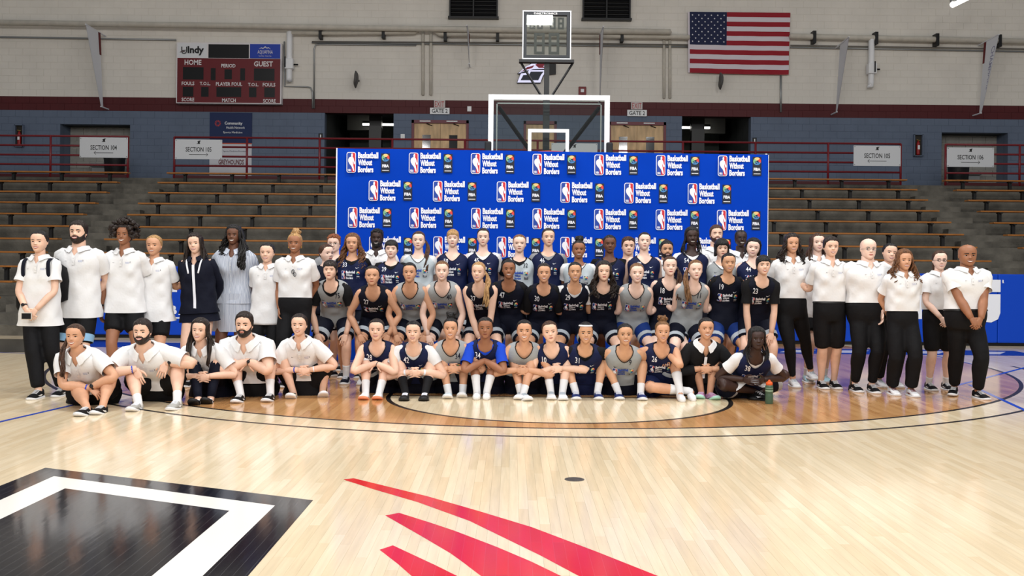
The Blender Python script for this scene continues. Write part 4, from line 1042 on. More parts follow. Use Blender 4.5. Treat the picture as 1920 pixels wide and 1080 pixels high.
def shell(mb, tor, t0, top, off, n=36, m=0, rows=16, wr=0.004, seed=0, flare=0.0, fill=0.0):
    th = np.linspace(-math.pi, math.pi, n, endpoint=False)
    if n > 50: th = th - .35 * np.sin(th)
    tp = np.array([top(abs(q)) for q in th]); R = random.Random(seed); f1, f2, f3 = (R.uniform(0, 6.28) for _ in range(3))
    G = []
    for j in range(rows + 1):
        v = j / rows; tj = t0 + v * (tp - t0); row = np.zeros((n, 3))
        # group by unique t to limit work
        wk = wr * min(1.0, (1 - v) * 3.0 + .08)
        o = off + flare * (1 - v) ** 2 + wk * (np.sin(4 * th + f1 + 7 * tj) * np.sin(11 * tj + f2) + 0.5 * np.sin(6 * th + f3 - 17 * tj))
        if fill: o = o + np.maximum(0, fill - np.interp(tj, tor.tt, tor.aa))  * (tj < .7)
        if np.ptp(tj) < 1e-6: row = tor.ring(float(tj[0]), o, th)
        else:
            for i in range(n): row[i] = tor.ring(float(tj[i]), o[i:i + 1], th[i:i + 1])[0]
        G.append(row)
    mb.grid(np.array(G), m, True)
    return np.array(G)

# ---- head
HZ_ = [0, .03, .08, .15, .24, .33, .42, .5, .6, .7, .8, .88, .94, .98, 1.0]
HW_ = [.055, .13, .182, .234, .278, .308, .328, .338, .345, .345, .325, .272, .195, .112, .0]
HF_ = [.22, .33, .375, .385, .385, .385, .375, .37, .39, .39, .36, .295, .21, .12, .0]
HB_ = [.02, .08, .14, .19, .26, .34, .41, .46, .49, .49, .45, .37, .265, .15, .0]
def head_pt(zn, th, sex='f', face=True):
    w, f, b = np.interp(zn, HZ_, HW_), np.interp(zn, HZ_, HF_), np.interp(zn, HZ_, HB_)
    if sex == 'f': w = w * (1 - 0.07 * max(0, 1 - abs(zn - .14) / .18))
    if sex == 'm': w = w * (1 + 0.10 * max(0, 1 - abs(zn - .15) / .2)); f = f * (1 + .03 * max(0, 1 - zn / .2))
    s, c = math.sin(th), math.cos(th)
    x = w * math.copysign(abs(s) ** .9, s); y = -(f * abs(c) ** .82) if c > 0 else b * abs(c) ** .9
    if c > 0 and face:
        g = lambda v, m, sd: math.exp(-((v - m) / sd) ** 2)
        y -= 0.115 * g(x, 0, .052) * (max(0, 1 - abs(zn - .385) / .05) ** .7 if zn < .385 else max(0, 1 - (zn - .385) / .17)) 
        y -= 0.022 * g(abs(x), .045, .035) * g(zn, .375, .03)
        y += 0.035 * g(abs(x), .135, .06) * g(zn, .50, .045)
        y -= 0.016 * g(abs(x), .18, .08) * g(zn, .36, .08)
        y -= 0.018 * g(x, 0, .10) * g(zn, .245, .04)
        y += 0.012 * g(x, 0, .09) * g(zn, .185, .025)
        y -= 0.014 * g(abs(x), .12, .09) * g(zn, .585, .035)
    return np.array([x, y, zn - 0.5])
_HG = {}
def head_grid(sex):
    if sex in _HG: return _HG[sex]
    zs = np.concatenate([[0.0, .02, .05, .09, .13, .17, .2, .225, .25, .275, .3, .33, .355, .375, .395, .42, .45, .48, .5, .52, .55, .58, .61, .65, .7, .76, .82, .87, .91, .95, .98, .995]])
    th = np.linspace(-math.pi, math.pi, 40, endpoint=False)
    th = th - 0.32 * np.sin(th) * 1.0            # denser at the front
    G = np.array([[head_pt(z, t, sex) for t in th] for z in zs])
    _HG[sex] = (zs, th, G); return _HG[sex]
def face_y(x, zn, sex='f'):
    w = float(np.interp(zn, HZ_, HW_)); q = min(abs(x) / w, .98) ** (1 / .9); th = math.copysign(math.asin(q), x)
    return head_pt(zn, th, sex)[1]

class Head:
    def __init__(s, c, hh, yaw, pitch, tilt, base_yaw=0.0):
        s.c = np.array(c); s.h = hh
        R = Matrix.Rotation(yaw, 3, 'Z') @ Matrix.Rotation(pitch, 3, 'X') @ Matrix.Rotation(tilt, 3, 'Y')
        s.R = np.array(R)
    fx = 1.0
    def w(s, P): return s.c + (np.asarray(P, float) * np.array([s.fx, 1, 1]) * s.h) @ s.R.T
def build_head(mb, hd, sex, expr, skin_i, mi, glasses=False, beard=None, brow=1.0, eyes='open'):
    zs, th, G = head_grid(sex)
    W_ = hd.w(G.reshape(-1, 3)).reshape(G.shape)
    mb.grid(W_, skin_i, True, hd.w((0, -.06, -.5)), hd.w((0, .0, .5)))
    # ears
    for sd in (-1, 1):
        A = []
        for k, (r, o) in enumerate(((1.0, .0), (1.12, .03), (1.0, .05), (.4, .045))):
            ring = []
            for q in np.linspace(0, 2 * math.pi, 10, endpoint=False):
                ring.append((sd * (.305 + o), .045 + .045 * r * math.cos(q) + 0.02 * math.sin(q), -.05 + .085 * r * math.sin(q)))
            A.append(ring if sd > 0 else ring[::-1])
        mb.grid(hd.w(np.array(A).reshape(-1, 3)).reshape(4, 10, 3), skin_i, True, None, hd.w((sd * .335, .045, -.05)))
    def fp(x, z, off): return hd.w((x, face_y(x, z, sex) - off, z - .5))
    def patch(pts, m, off): mb.poly([fp(x, z, off) for x, z in pts], m)
    def strip(cl, hw, m, off):
        cl = np.array(cl); up = [(x, z + h) for (x, z), h in zip(cl, hw)]; dn = [(x, z - h) for (x, z), h in zip(cl, hw)]
        mb.grid(np.array([[fp(x, z, off) for x, z in dn], [fp(x, z, off) for x, z in up]]), m, False)
    ez = .490
    for sd in (-1, 1):
        cx = sd * .138; hw = .062; yr = face_y(cx, ez, sex)
        def fe(x, z, off): return hd.w((x, yr - off - .014 * (1 - ((x - cx) / .09) ** 2) + .012 * max(0, (x - cx) * sd) / .06, z - .5))
        def epoly(pts, m, off):
            c = np.mean(np.array(pts), 0); n_ = len(pts)
            mb.add([fe(x, z, off) for x, z in pts] + [fe(c[0], c[1], off)], [(n_, i, (i + 1) % n_) for i in range(n_)], m)
        if eyes == 'open':
            hgt = .0195 if expr != 'grin' else .014
            epoly([(cx + hw * math.cos(q), ez + hgt * math.sin(q) * (1.1 if math.sin(q) > 0 else .7)) for q in np.linspace(0, 2 * math.pi, 12, endpoint=False)], mi['eye'], .002)
            epoly([(cx + .031 * math.cos(q), ez + .002 + hgt * 1.1 * math.sin(q)) for q in np.linspace(0, 2 * math.pi, 10, endpoint=False)], mi['iris'], .006)
        xs = np.linspace(cx - .072, cx + .072, 7)
        cl = [(x, ez + (.019 if eyes == 'open' else .0) * (1 - ((x - cx) / .08) ** 2)) for x in xs]; hwd = [.004, .008, .010, .011, .010, .009, .005]
        mb.grid(np.array([[fe(x, z - h_, .009) for (x, z), h_ in zip(cl, hwd)], [fe(x, z + h_, .007) for (x, z), h_ in zip(cl, hwd)]]), mi['lash'], False)
        xs = np.linspace(cx - .085, cx + .085, 7)
        strip([(x, .577 + .014 * (1 - ((x * sd - .15) / .09) ** 2)) for x in xs], [k * .013 * brow for k in ((.5, .8, 1.0, 1.1, 1.1, 1.2, 1.0) if sd < 0 else (1.0, 1.2, 1.1, 1.1, 1.0, .8, .5))], mi['brow'], .013)
    if beard:
        B = np.zeros_like(G)
        for i, z in enumerate(zs):
            for j, t in enumerate(th):
                a = abs(t); p = G[i, j]
                zl = np.interp(a, [0, .35, .6, .9, 1.25, 1.5, 1.7], [.335, .335, .27, .30, .42, .52, .0])
                m = 1 / (1 + math.exp(-(zl - z) / .012)) * (1 if a < 1.6 else 0)
                if (p[0] / .10) ** 2 + ((z - .235) / (.05)) ** 2 < 1: m *= 0.35
                B[i, j] = p + nrm(p) * (m * beard - (1 - m) * .03)
        mb.grid(hd.w(B.reshape(-1, 3)).reshape(B.shape)[:24], mi['brow'], True)
    mo = .012 + (beard or 0)
    mw = .128 if expr in ('smile', 'grin') else .095
    lift = .030 if expr in ('smile', 'grin') else .008
    xs = np.linspace(-mw, mw, 9); mz = .236
    curve = lambda x: mz + lift * (x / mw) ** 2
    if expr in ('smile', 'grin'):
        op = .036 if expr == 'smile' else .050
        k = lambda x: max(0.0, 1 - (x / mw) ** 2)
        up = [(x, curve(x) + op * .35 * k(x)) for x in xs]; dn = [(x, curve(x) - op * k(x)) for x in xs]
        mb.grid(np.array([[fp(x, z, mo + .010) for x, z in dn], [fp(x, z, mo + .012) for x, z in up]]), mi['teeth'], False)
        strip([(x, z + .009) for x, z in up], [.004, .008, .011, .012, .011, .012, .011, .008, .004], mi['lip'], mo + .014)
        strip([(x, z - .008) for x, z in dn], [.004, .010, .013, .014, .015, .014, .013, .010, .004], mi['lip'], mo + .014)
    else:
        strip([(x, curve(x) + .010) for x in xs], [.002, .007, .010, .012, .010, .012, .010, .007, .002], mi['lip'], mo + .004)
        strip([(x, curve(x) - .014) for x in xs], [.002, .008, .012, .014, .015, .014, .012, .008, .002], mi['lip'], mo + .004)
        strip([(x, curve(x) - .001) for x in xs], [.003] * 9, mi['lid'], mo + .008)
    for sd in (-1, 1): patch([(sd * .032 + .016 * math.cos(q), .355 + .007 * math.sin(q)) for q in np.linspace(0, 6.28, 7)[:-1]], mi['lid'], .008)

def hair_cap(mb, hd, sex, thick=.035, line='f', top=0.0, m=0, vol=0.0, rough_=0.0, seed=0, low=None, bang=None):
    zs, th, G = head_grid(sex)
    R = random.Random(seed)
    A_ = [0, .5, .9, 1.12, 1.35, 1.57, 1.8, 2.1, 3.15]
    Z_ = {'f': [.855, .85, .785, .68, .56, .44, .27, .20, .14], 'm': [.82, .81, .73, .60, .47, .42, .30, .22, .18], 'high': [.87, .86, .80, .66, .52, .44, .30, .2, .15]}[line]
    if bang: Z_ = [bang, bang, bang - .06, .45, .34, .28, .22, .15, .12]
    B = np.zeros_like(G)
    for i, z in enumerate(zs):
        for j, t in enumerate(th):
            a = abs(t); p = head_pt(z, t, sex, False); zl = float(np.interp(a, A_, Z_)) + (R.uniform(-1, 1) * .012)
            m_ = 1 / (1 + math.exp(-(z - zl) / .010)); d = nrm(p + np.array([0, -.02, .02]))
            o = thick + top * max(0, z - .7) / .3 + vol * np.interp(a, [0, .8, 1.6, 3.14], [.3, .7, 1, 1]) + rough_ * R.uniform(-1, 1)
            B[i, j] = p + d * (m_ * o - (1 - m_) * .05)
    mb.grid(hd.w(B.reshape(-1, 3)).reshape(B.shape), m, True, None, hd.w((0, 0, .5 + thick + top)))
def blob(mb, c, r, m=0, n=14, k=9, bump=0.1, seed=0, sc=(1, 1, 1), fr=6):
    R = random.Random(seed); ph = [R.uniform(0, 6.28) for _ in range(6)]
    A = []
    for i in range(1, k):
        a = math.pi * i / k; row = []
        for j in range(n):
            b = 2 * math.pi * j / n
            rr = r * (1 + bump * (math.sin(fr * b + ph[0] + 3 * a) * math.sin(fr * a + ph[1]) + .5 * R.uniform(-1, 1)))
            row.append((c[0] + sc[0] * rr * math.sin(a) * math.cos(b), c[1] + sc[1] * rr * math.sin(a) * math.sin(b), c[2] - sc[2] * rr * math.cos(a)))
        A.append(row)
    mb.grid(np.array(A), m, True, (c[0], c[1], c[2] - sc[2] * r), (c[0], c[1], c[2] + sc[2] * r))
def strand(mb, pts, r0, r1, m=0, wave=0.0, fr=3, seed=0, n=5, sub=4, flatten=1.0):
    R = random.Random(seed); P = catmull(np.array(pts, float), sub); K = len(P); ph = R.uniform(0, 6.28)
    if wave:
        for i in range(K):
            u = i / (K - 1); P[i] += wave * u * np.array([math.sin(fr * 6.28 * u + ph), math.cos(fr * 6.28 * u + ph), 0])
    rr = np.array([(r0 * (1 - i / (K - 1)) + r1 * i / (K - 1)) for i in range(K)])
    tube(mb, P, rr, n, m, sub=1)
def build_hair(hd, sex, style, tor, seed, H):
    mb = MB(); h = hd.h; R = random.Random(seed); st = style
    S = tor.S
    lat, fw = tor.lat, np.array([tor.lat[1], -tor.lat[0], 0.0])           # fw = forwards
    c = hd.c
    def L(x, f, z): return c + lat * x * h + fw * f * h + np.array([0, 0, z * h])
    if st.startswith('bald'): return None
    if st == 'short': hair_cap(mb, hd, sex, .030, 'm', .045, seed=seed, rough_=.006)
    elif st == 'crop': hair_cap(mb, hd, sex, .022, 'm', .012, seed=seed, rough_=.004)
    elif st == 'curlytop':
        hair_cap(mb, hd, sex, .03, 'm', .04, seed=seed)
        for k in range(46):
            t = R.uniform(-2.0, 2.0); z = R.uniform(.80, .97); p = head_pt(z, t, sex, False); blob(mb, hd.w(p * (1 + .09)), .035 * h * R.uniform(.8, 1.3), 0, 7, 5, .15, k)
    elif st == 'afro':
        hair_cap(mb, hd, sex, .06, 'f', .05, seed=seed)
        for k in range(210):
            t = R.uniform(.75, 5.53); z = R.uniform(.42, 1.0); p = head_pt(z, t, sex, False); d = nrm(p); q = p + d * R.uniform(.10, .34) * np.interp(abs(((t + math.pi) % (2 * math.pi)) - math.pi), [0, .8, 1.2, 3.2], [.2, .6, 1, 1]); blob(mb, hd.w(q), .088 * h * R.uniform(.8, 1.25), 0, 8, 6, .2, k)
        for k in range(50):
            t = R.uniform(-.9, .9); z = R.uniform(.88, 1.0); p = head_pt(z, t, sex, False); q = p + nrm(p + np.array([0, 0, .3])) * R.uniform(.08, .30); blob(mb, hd.w(q), .07 * h * R.uniform(.8, 1.2), 0, 8, 6, .2, k)
    else:
        bang = None; line = 'f'
        if 'bang' in st: bang = .66
        if 'high' in st: line = 'high'
        tight = 'tight' in st or 'pony' in st or 'bun' in st or 'back' in st
        hair_cap(mb, hd, sex, .020 if tight else .045, line, .012 if tight else .03, seed=seed, vol=0 if tight else .02, bang=bang, rough_=.003)
        if 'bob' in st:
            for k in range(34):
                t = math.radians(R.uniform(62, 298)); p = head_pt(.72, t, sex, False) * 1.12; q = head_pt(.42, t, sex, False) * 1.16; e = q + np.array([0, 0, -.30 + R.uniform(-.04, .04)])
                strand(mb, [hd.w(p), hd.w(q), hd.w(e)], .05 * h, .022 * h, 0, .006, 1, k)
        if 'bun' in st and 'top' not in st: blob(mb, hd.w((0, .50, .05)), .17 * h, 0, 14, 9, .08, seed)
        if 'topbun' in st:
            blob(mb, hd.w((.02, .12, .56)), .20 * h, 0, 16, 10, .14, seed)
            for k in range(26): blob(mb, hd.w((.02 + R.uniform(-.2, .2), .12 + R.uniform(-.15, .15), .56 + R.uniform(-.08, .16))), .075 * h, 0, 8, 6, .2, k)
        if 'ponyback' in st:
            blob(mb, hd.w((0, .48, .10)), .11 * h, 0, 10, 7, .05, seed)
            for k in range(10):
                o = R.uniform(-.10, .10); s_ = R.choice((-1, 1))
                strand(mb, [hd.w((o * .4, .46, .12)), hd.w((o, .62, .0)), L(o * 1.3, -.58, -.45), L(o * 1.5, -.50, -.95 + R.uniform(-.1, .1))], .055 * h, .02 * h, 0, .01, 1.5, k)
        for key, sd in (('ponyL', -1), ('ponyR', 1)):
            if key in st:
                for k in range(14):
                    o = R.uniform(-.09, .09); f = R.uniform(-.05, .06)
                    strand(mb, [hd.w((sd * .12, .42, .14 + o * .5)), hd.w((sd * .40, .28 + o, -.08)), L(sd * (.50 + o), -.02 + f, -.50), L(sd * (.44 + o), .26 + f, -1.0), L(sd * (.40 + o * 1.2), .38 + f, -1.62 + R.uniform(-.15, .12))], .06 * h, .025 * h, 0, .014, 2, k)
        if 'long' in st or 'curly' in st or 'braid' in st:
            curly = 'curly' in st; braid = 'braid' in st
            ln = 1.25 if 'long' in st else .95
            if 'xl' in st: ln = 1.6
            N = 52 if curly else (40 if braid else 40)
            for k in range(N):
                t = math.radians(R.uniform(58, 302)); front = abs(math.sin(t)) > .5 and math.cos(t) > -.55
                p = head_pt(.78, t, sex, False) * 1.07; q = head_pt(.45, t, sex, False) * (1.20 if curly else 1.13)
                sd = 1 if math.sin(t) > 0 else -1
                e1 = L(sd * R.uniform(.36, .54 if not curly else .66), (.08 if front else -.34) + R.uniform(-.08, .1), -.62)
                e2 = L(sd * R.uniform(.30, .52 if not curly else .70), (.30 if front else -.40) + R.uniform(-.06, .06), -ln + R.uniform(-.14, .14))
                rr = .055 if not (curly or braid) else (.05 if curly else .030)
                strand(mb, [hd.w(p), hd.w(q), e1, e2], rr * h, rr * .5 * h, 0, (.022 if curly else .004), 4 if curly else 1, k, n=5, sub=6 if curly else 3)
        if 'side' in st:
            for k in range(26):
                o = R.uniform(-.13, .13); f = R.uniform(-.08, .08)
                strand(mb, [hd.w((R.uniform(-.1, .3), .1 + f, .48)), hd.w((.42, .06 + f, .15)), L(.50 + o, .10 + f, -.50), L(.56 + o, .50 + f, -1.05), L(.58 + o, .62 + f, -1.6 + R.uniform(-.2, .1))], .06 * h, .03 * h, 0, .02, 3, k, sub=5)
    return mb

# ---- hands
def build_hand(mb, wrist, d, n, m, sc=1.0, curl=0.5, side=1, spread=0.10):
    """wrist point, finger direction d, palm normal n (pointing out of the palm), side=+1 if the thumb lies on the s side"""
    d = nrm(d); n = nrm(np.asarray(n) - d * np.dot(n, d)); s = np.cross(d, n) * side
    w = np.asarray(wrist, float)
    prof = [(0.0, .026, .018), (.025, .033, .017), (.055, .041, .016), (.085, .041, .013), (.098, .036, .010)]
    a = np.linspace(0, 2 * math.pi, 10, endpoint=False); A = []
    for x, hw, ht in prof:
        A.append([w + d * x * sc + s * hw * sc * math.copysign(abs(math.cos(q)) ** .8, math.cos(q)) + n * (ht * sc * math.copysign(abs(math.sin(q)) ** .9, math.sin(q))) for q in a])
    if side < 0: A = [r[::-1] for r in A]
    mb.grid(np.array(A), m, True, w - d * .01 * sc, w + d * .103 * sc)
    def finger(base, dir_, L, r, cv):
        P = [base]; dd = dir_; tot = 0
        for k, f in enumerate((.42, .32, .26)):
            ang = cv * (.55, .9, .8)[k]
            dd = nrm(dd * math.cos(ang) + n * math.sin(ang)); P.append(P[-1] + dd * L * f)
        tube(mb, P, [r, r * .96, r * .88, r * .7], 6, m, sub=2)
    for k, (o, L, f) in enumerate(((.031, .072, 1), (.0105, .080, .3), (-.0105, .075, -.4), (-.031, .060, -1.1))):
        finger(w + d * .088 * sc + s * o * sc, nrm(d + s * spread * f), L * sc, .0092 * sc, curl * (1 + .12 * k))
    th = nrm(d * .62 + s * .75 + n * .18); b0 = w + d * .028 * sc + s * .026 * sc
    P = [b0, b0 + th * .034 * sc, b0 + th * .034 * sc + nrm(d * .85 + s * .42 + n * .25) * .030 * sc]; P.append(P[-1] + nrm(d * .95 + s * .1 + n * .3) * .026 * sc)
    tube(mb, P, [.0125 * sc, .0118 * sc, .0102 * sc, .0078 * sc], 6, m, sub=2)

def ik(A, T, l1, l2, pole):
    A, T = np.asarray(A, float), np.asarray(T, float); v = T - A; D = np.linalg.norm(v)
    mx = (l1 + l2) * .998
    if D > mx: T = A + v / D * mx; D = mx
    D = max(D, abs(l1 - l2) + .02); u = nrm(T - A); x = (l1 * l1 - l2 * l2 + D * D) / (2 * D); y = math.sqrt(max(0, l1 * l1 - x * x))
    pv = np.asarray(pole, float); pv = nrm(pv - u * np.dot(pv, u))
    return A + u * x + pv * y, A + u * D

# ---- shoes
def build_shoe(ank, d, up, S, style, parent, seed=0):
    """ank: ankle point, d: toe direction, up: sole normal"""
    d = nrm(d); up = nrm(np.asarray(up) - d * np.dot(up, d)); s = np.cross(d, up); L = .152 * S + .012; k = L / .28
    upc, solec, acc = style
    H = .088 * k
    o = np.asarray(ank) - up * (H + .002) - d * .07 * k
    X = [-.005, .0, .02, .06, .10, .15, .20, .245, .27, .282]; Wd = [.022, .034, .042, .044, .044, .050, .054, .050, .037, .015]; Ht = [.080, .096, .104, .102, .092, .074, .060, .050, .041, .030]
    a = np.linspace(0, 2 * math.pi, 14, endpoint=False); A = []; B = []
    for x, w, h in zip(X, Wd, Ht):
        A.append([o + d * x * k + s * w * k * math.copysign(abs(math.cos(q)) ** .75, math.cos(q)) * (1.0 if math.sin(q) < 0 else .86) + up * k * (.022 + (h - .022) * (.5 + .5 * math.copysign(abs(math.sin(q)) ** .8, math.sin(q)))) for q in a])
        lift = .012 * max(0, (x - .2) / .08) ** 2
        B.append([o + d * (x * 1.012) * k + s * (w + .005) * k * math.copysign(abs(math.cos(q)) ** .5, math.cos(q)) + up * k * (lift + .013 + .014 * math.copysign(abs(math.sin(q)) ** .5, math.sin(q))) for q in a])
    A = np.array(A); B = np.array(B)
    mb = MB(); mb.grid(A, 0, True, A[0].mean(0), A[-1].mean(0)); sh = mb.build('shoe', upc, parent, smooth=True)
    mb = MB(); mb.grid(B, 0, True, B[0].mean(0), B[-1].mean(0)); mb.build('sole', solec, sh, smooth=True)
    mb = MB()
    for q in range(4):
        x = (.105 + .022 * q) * k; zz = (.093 - .0085 * q) * k
        P = [o + d * x + s * f * k + up * (zz - abs(f) * .25 * k + .004) for f in (-.028, -.014, 0, .014, .028)]
        tube(mb, P, [.004 * k] * 5, 5, sub=1)
    mb.build('laces', acc, sh)
    mb = MB()
    for sd in (-1, 1):
        P = [(.07, .045), (.10, .034), (.15, .036), (.20, .050), (.152, .048), (.105, .052)]
        mb.poly([o + d * x * k + s * sd * (np.interp(x, X, Wd) + .0005) * k * .985 + up * z * k for x, z in (P if sd > 0 else P[::-1])])
    mb.build('side_mark', acc, sh)
    return sh
POLO_TXT = mat('polo_print', (60, 92, 176), 0.6); M_band = mat('wristband', (40, 70, 190), 0.5); M_watch = mat('watch_black', (18, 18, 20), 0.3); M_gold = mat('gold', (212, 172, 90), 0.3, 0.8)
PRINT = {'n': [M_bwht, M_bblue, M_bred, M_bblk, M_by, M_bo, M_bg, M_bb, M_gblue]}
SWO = [(0, .42), (.12, .16), (.28, .12), (1.0, .62), (.34, .34), (.2, .34), (.1, .5), (.08, .66)]
def person(sp):
    """sp: dict of head pixel, depth, pose, outfit ... ; builds one person and its parts"""
    g = sp.get
    sex, sk = g('sex', 'f'), g('skin', 'fair'); pose = sp['pose']; seed = int(sp['px'][0])
    R = random.Random(seed); bulk = g('bulk', 1.0); S = g('S', 1.74 if sex == 'f' else 1.82)
    hpx, hpy = sp['px']; Yr = sp['Y']; yaw = math.radians(g('yaw', 0.0)); hh_ = (.226 if sex == 'f' else .240) * g('hk', 1.0)
    # --- trunk pose in local space (x right, y away from the camera, z up)
    Yh = Yr
    for it in range(4):
        tgt = at(hpx, hpy, Yh)
        if pose == 'stand':
            S = tgt.z + hh_ * .5; hhk = hh_ / S; lean = g('lean', 2); P = np.array([0, 0, .52 * S]); lr = math.radians(lean)
            N = P + .315 * S * np.array([0, -math.sin(lr), math.cos(lr)]); Hc = N + np.array([0, -.012 * S, (.165 - hhk * .5) * S])
        else:
            hz = g('hip', .455 if pose == 'lean' else None)
            hz = hz * S if pose == 'lean' else .062 * S
            hhk = hh_ / S
            c = (tgt.z - hz - (.165 - hhk * .5) * S * .97) / (.315 * S)
            if c > .99: S *= 1.0 + (c - .99) * .25; c = .99
            lr = math.acos(max(.2, min(.99, c))); P = np.array([0, 0, hz])
            N = P + .315 * S * np.array([0, -math.sin(lr), math.cos(lr)])
            Hc = N + np.array([0, -(.02 + .03 * math.sin(lr)) * S, (.165 - hhk * .5) * S * .97])
        Yh = Yr + Hc[1] * math.cos(yaw)
    tl = math.radians(g('side', 0.0)); sh_x = math.tan(tl) * .315 * S
    N[0] += sh_x; Hc[0] += sh_x * 1.35
    Mm = (P + N) / 2 + np.array([0, (.010 if pose == 'stand' else .035) * S, .0])
    Hb = Hc + np.array([0, .012 * S, -.02 * S])
    cy, sy = math.cos(yaw), math.sin(yaw)
    def rot(v): v = np.asarray(v, float); return np.array([v[0] * cy - v[1] * sy, v[0] * sy + v[1] * cy, v[2]])
    hw = rot(Hc); base = np.array([tgt.x - hw[0], Yh - hw[1], 0.0])
    def loc(p): p = np.asarray(p, float) - base; return np.array([p[0] * cy + p[1] * sy, -p[0] * sy + p[1] * cy, p[2]])
    def w(p): return rot(p) + base
    P, N, Mm, Hb, Hc = (w(q) for q in (P, N, Mm, Hb, Hc)); lat = rot((1, 0, 0)); fwd = rot((0, -1, 0)); UP = np.array([0, 0, 1.0])
    tor = Torso(P, Mm, N, Hb, S, sex, bulk, lat)
    root = empty('person', (base[0], base[1], 0), sp['label'], 'person', g('group'))
    # --- joints
    shw = (.088 if sex == 'f' else .101) * S * (1 + (bulk - 1) * .5)
    p_, T_, L_, f_ = tor.frame(.90)
    SH = {-1: p_ - L_ * shw - T_ * .004 * S, 1: p_ + L_ * shw - T_ * .004 * S}
    p0, T0, L0, f0 = tor.frame(0.0)
    HP = {sd: P + L0 * sd * .049 * S - T0 * .01 * S for sd in (-1, 1)}
    th_, sk_ = .245 * S, .246 * S; ah = .046 * S
    feet = g('feet'); toe = g('toe', (0, 0)); KN, AN, FD, FU = {}, {}, {}, {}
    for i, sd in enumerate((-1, 1)):
        if feet and feet[i]:
            q = floor_at(*feet[i]); tip = np.array(q); ankl = None
        else: tip = None
        pit = math.radians(g('pitch', (0, 0))[i]); ty = yaw + math.radians(toe[i])
        fd = np.array([math.sin(ty) , -math.cos(ty), 0])
        fd3 = fd * math.cos(pit) + UP * math.sin(pit); fu = UP * math.cos(pit) - fd * math.sin(pit)
        if pose == 'stand':
            A = w((sd * g('stance', .058) * S, .0, ah)) if tip is None else np.array([tip[0], tip[1], 0]) - fd * .10 * S + UP * ah
            pole = fwd + lat * sd * .1
        elif pose == 'lean':
            A = w((sd * g('stance', .085) * S, -g('fdy', .10) * S, ah)) if tip is None else np.array([tip[0], tip[1], 0]) - fd * .10 * S + UP * ah
            pole = fwd + lat * sd * .25
        else:
            A = w((sd * g('stance', .07) * S, -g('fdy', .33) * S, ah)) if tip is None else np.array([tip[0], tip[1], 0]) - fd3 * .105 * S + UP * (ah + math.sin(pit) * .0)
            if pit > 0: A = A + UP * math.sin(pit) * .03 * S
            pole = UP * 1.0 + fwd * .35 + lat * sd * g('splay', .12)
            if g('legs') == 'cross': pole = lat * sd * 1.0 + UP * .22 + fwd * .1
            if g('legs') == 'one' and sd == g('flat', -1): pole = lat * sd * .9 + UP * .12 + fwd * .5
        kn, an = ik(HP[sd], A, th_, sk_, pole)
        KN[sd], AN[sd], FD[sd], FU[sd] = kn, an, fd3, fu
    AL, FL = .172 * S, .150 * S
    EL, WR, HD, HN = {}, {}, {}, {}
    arms = g('arms', ('down', 'down'))
    km = (KN[-1] + KN[1]) / 2
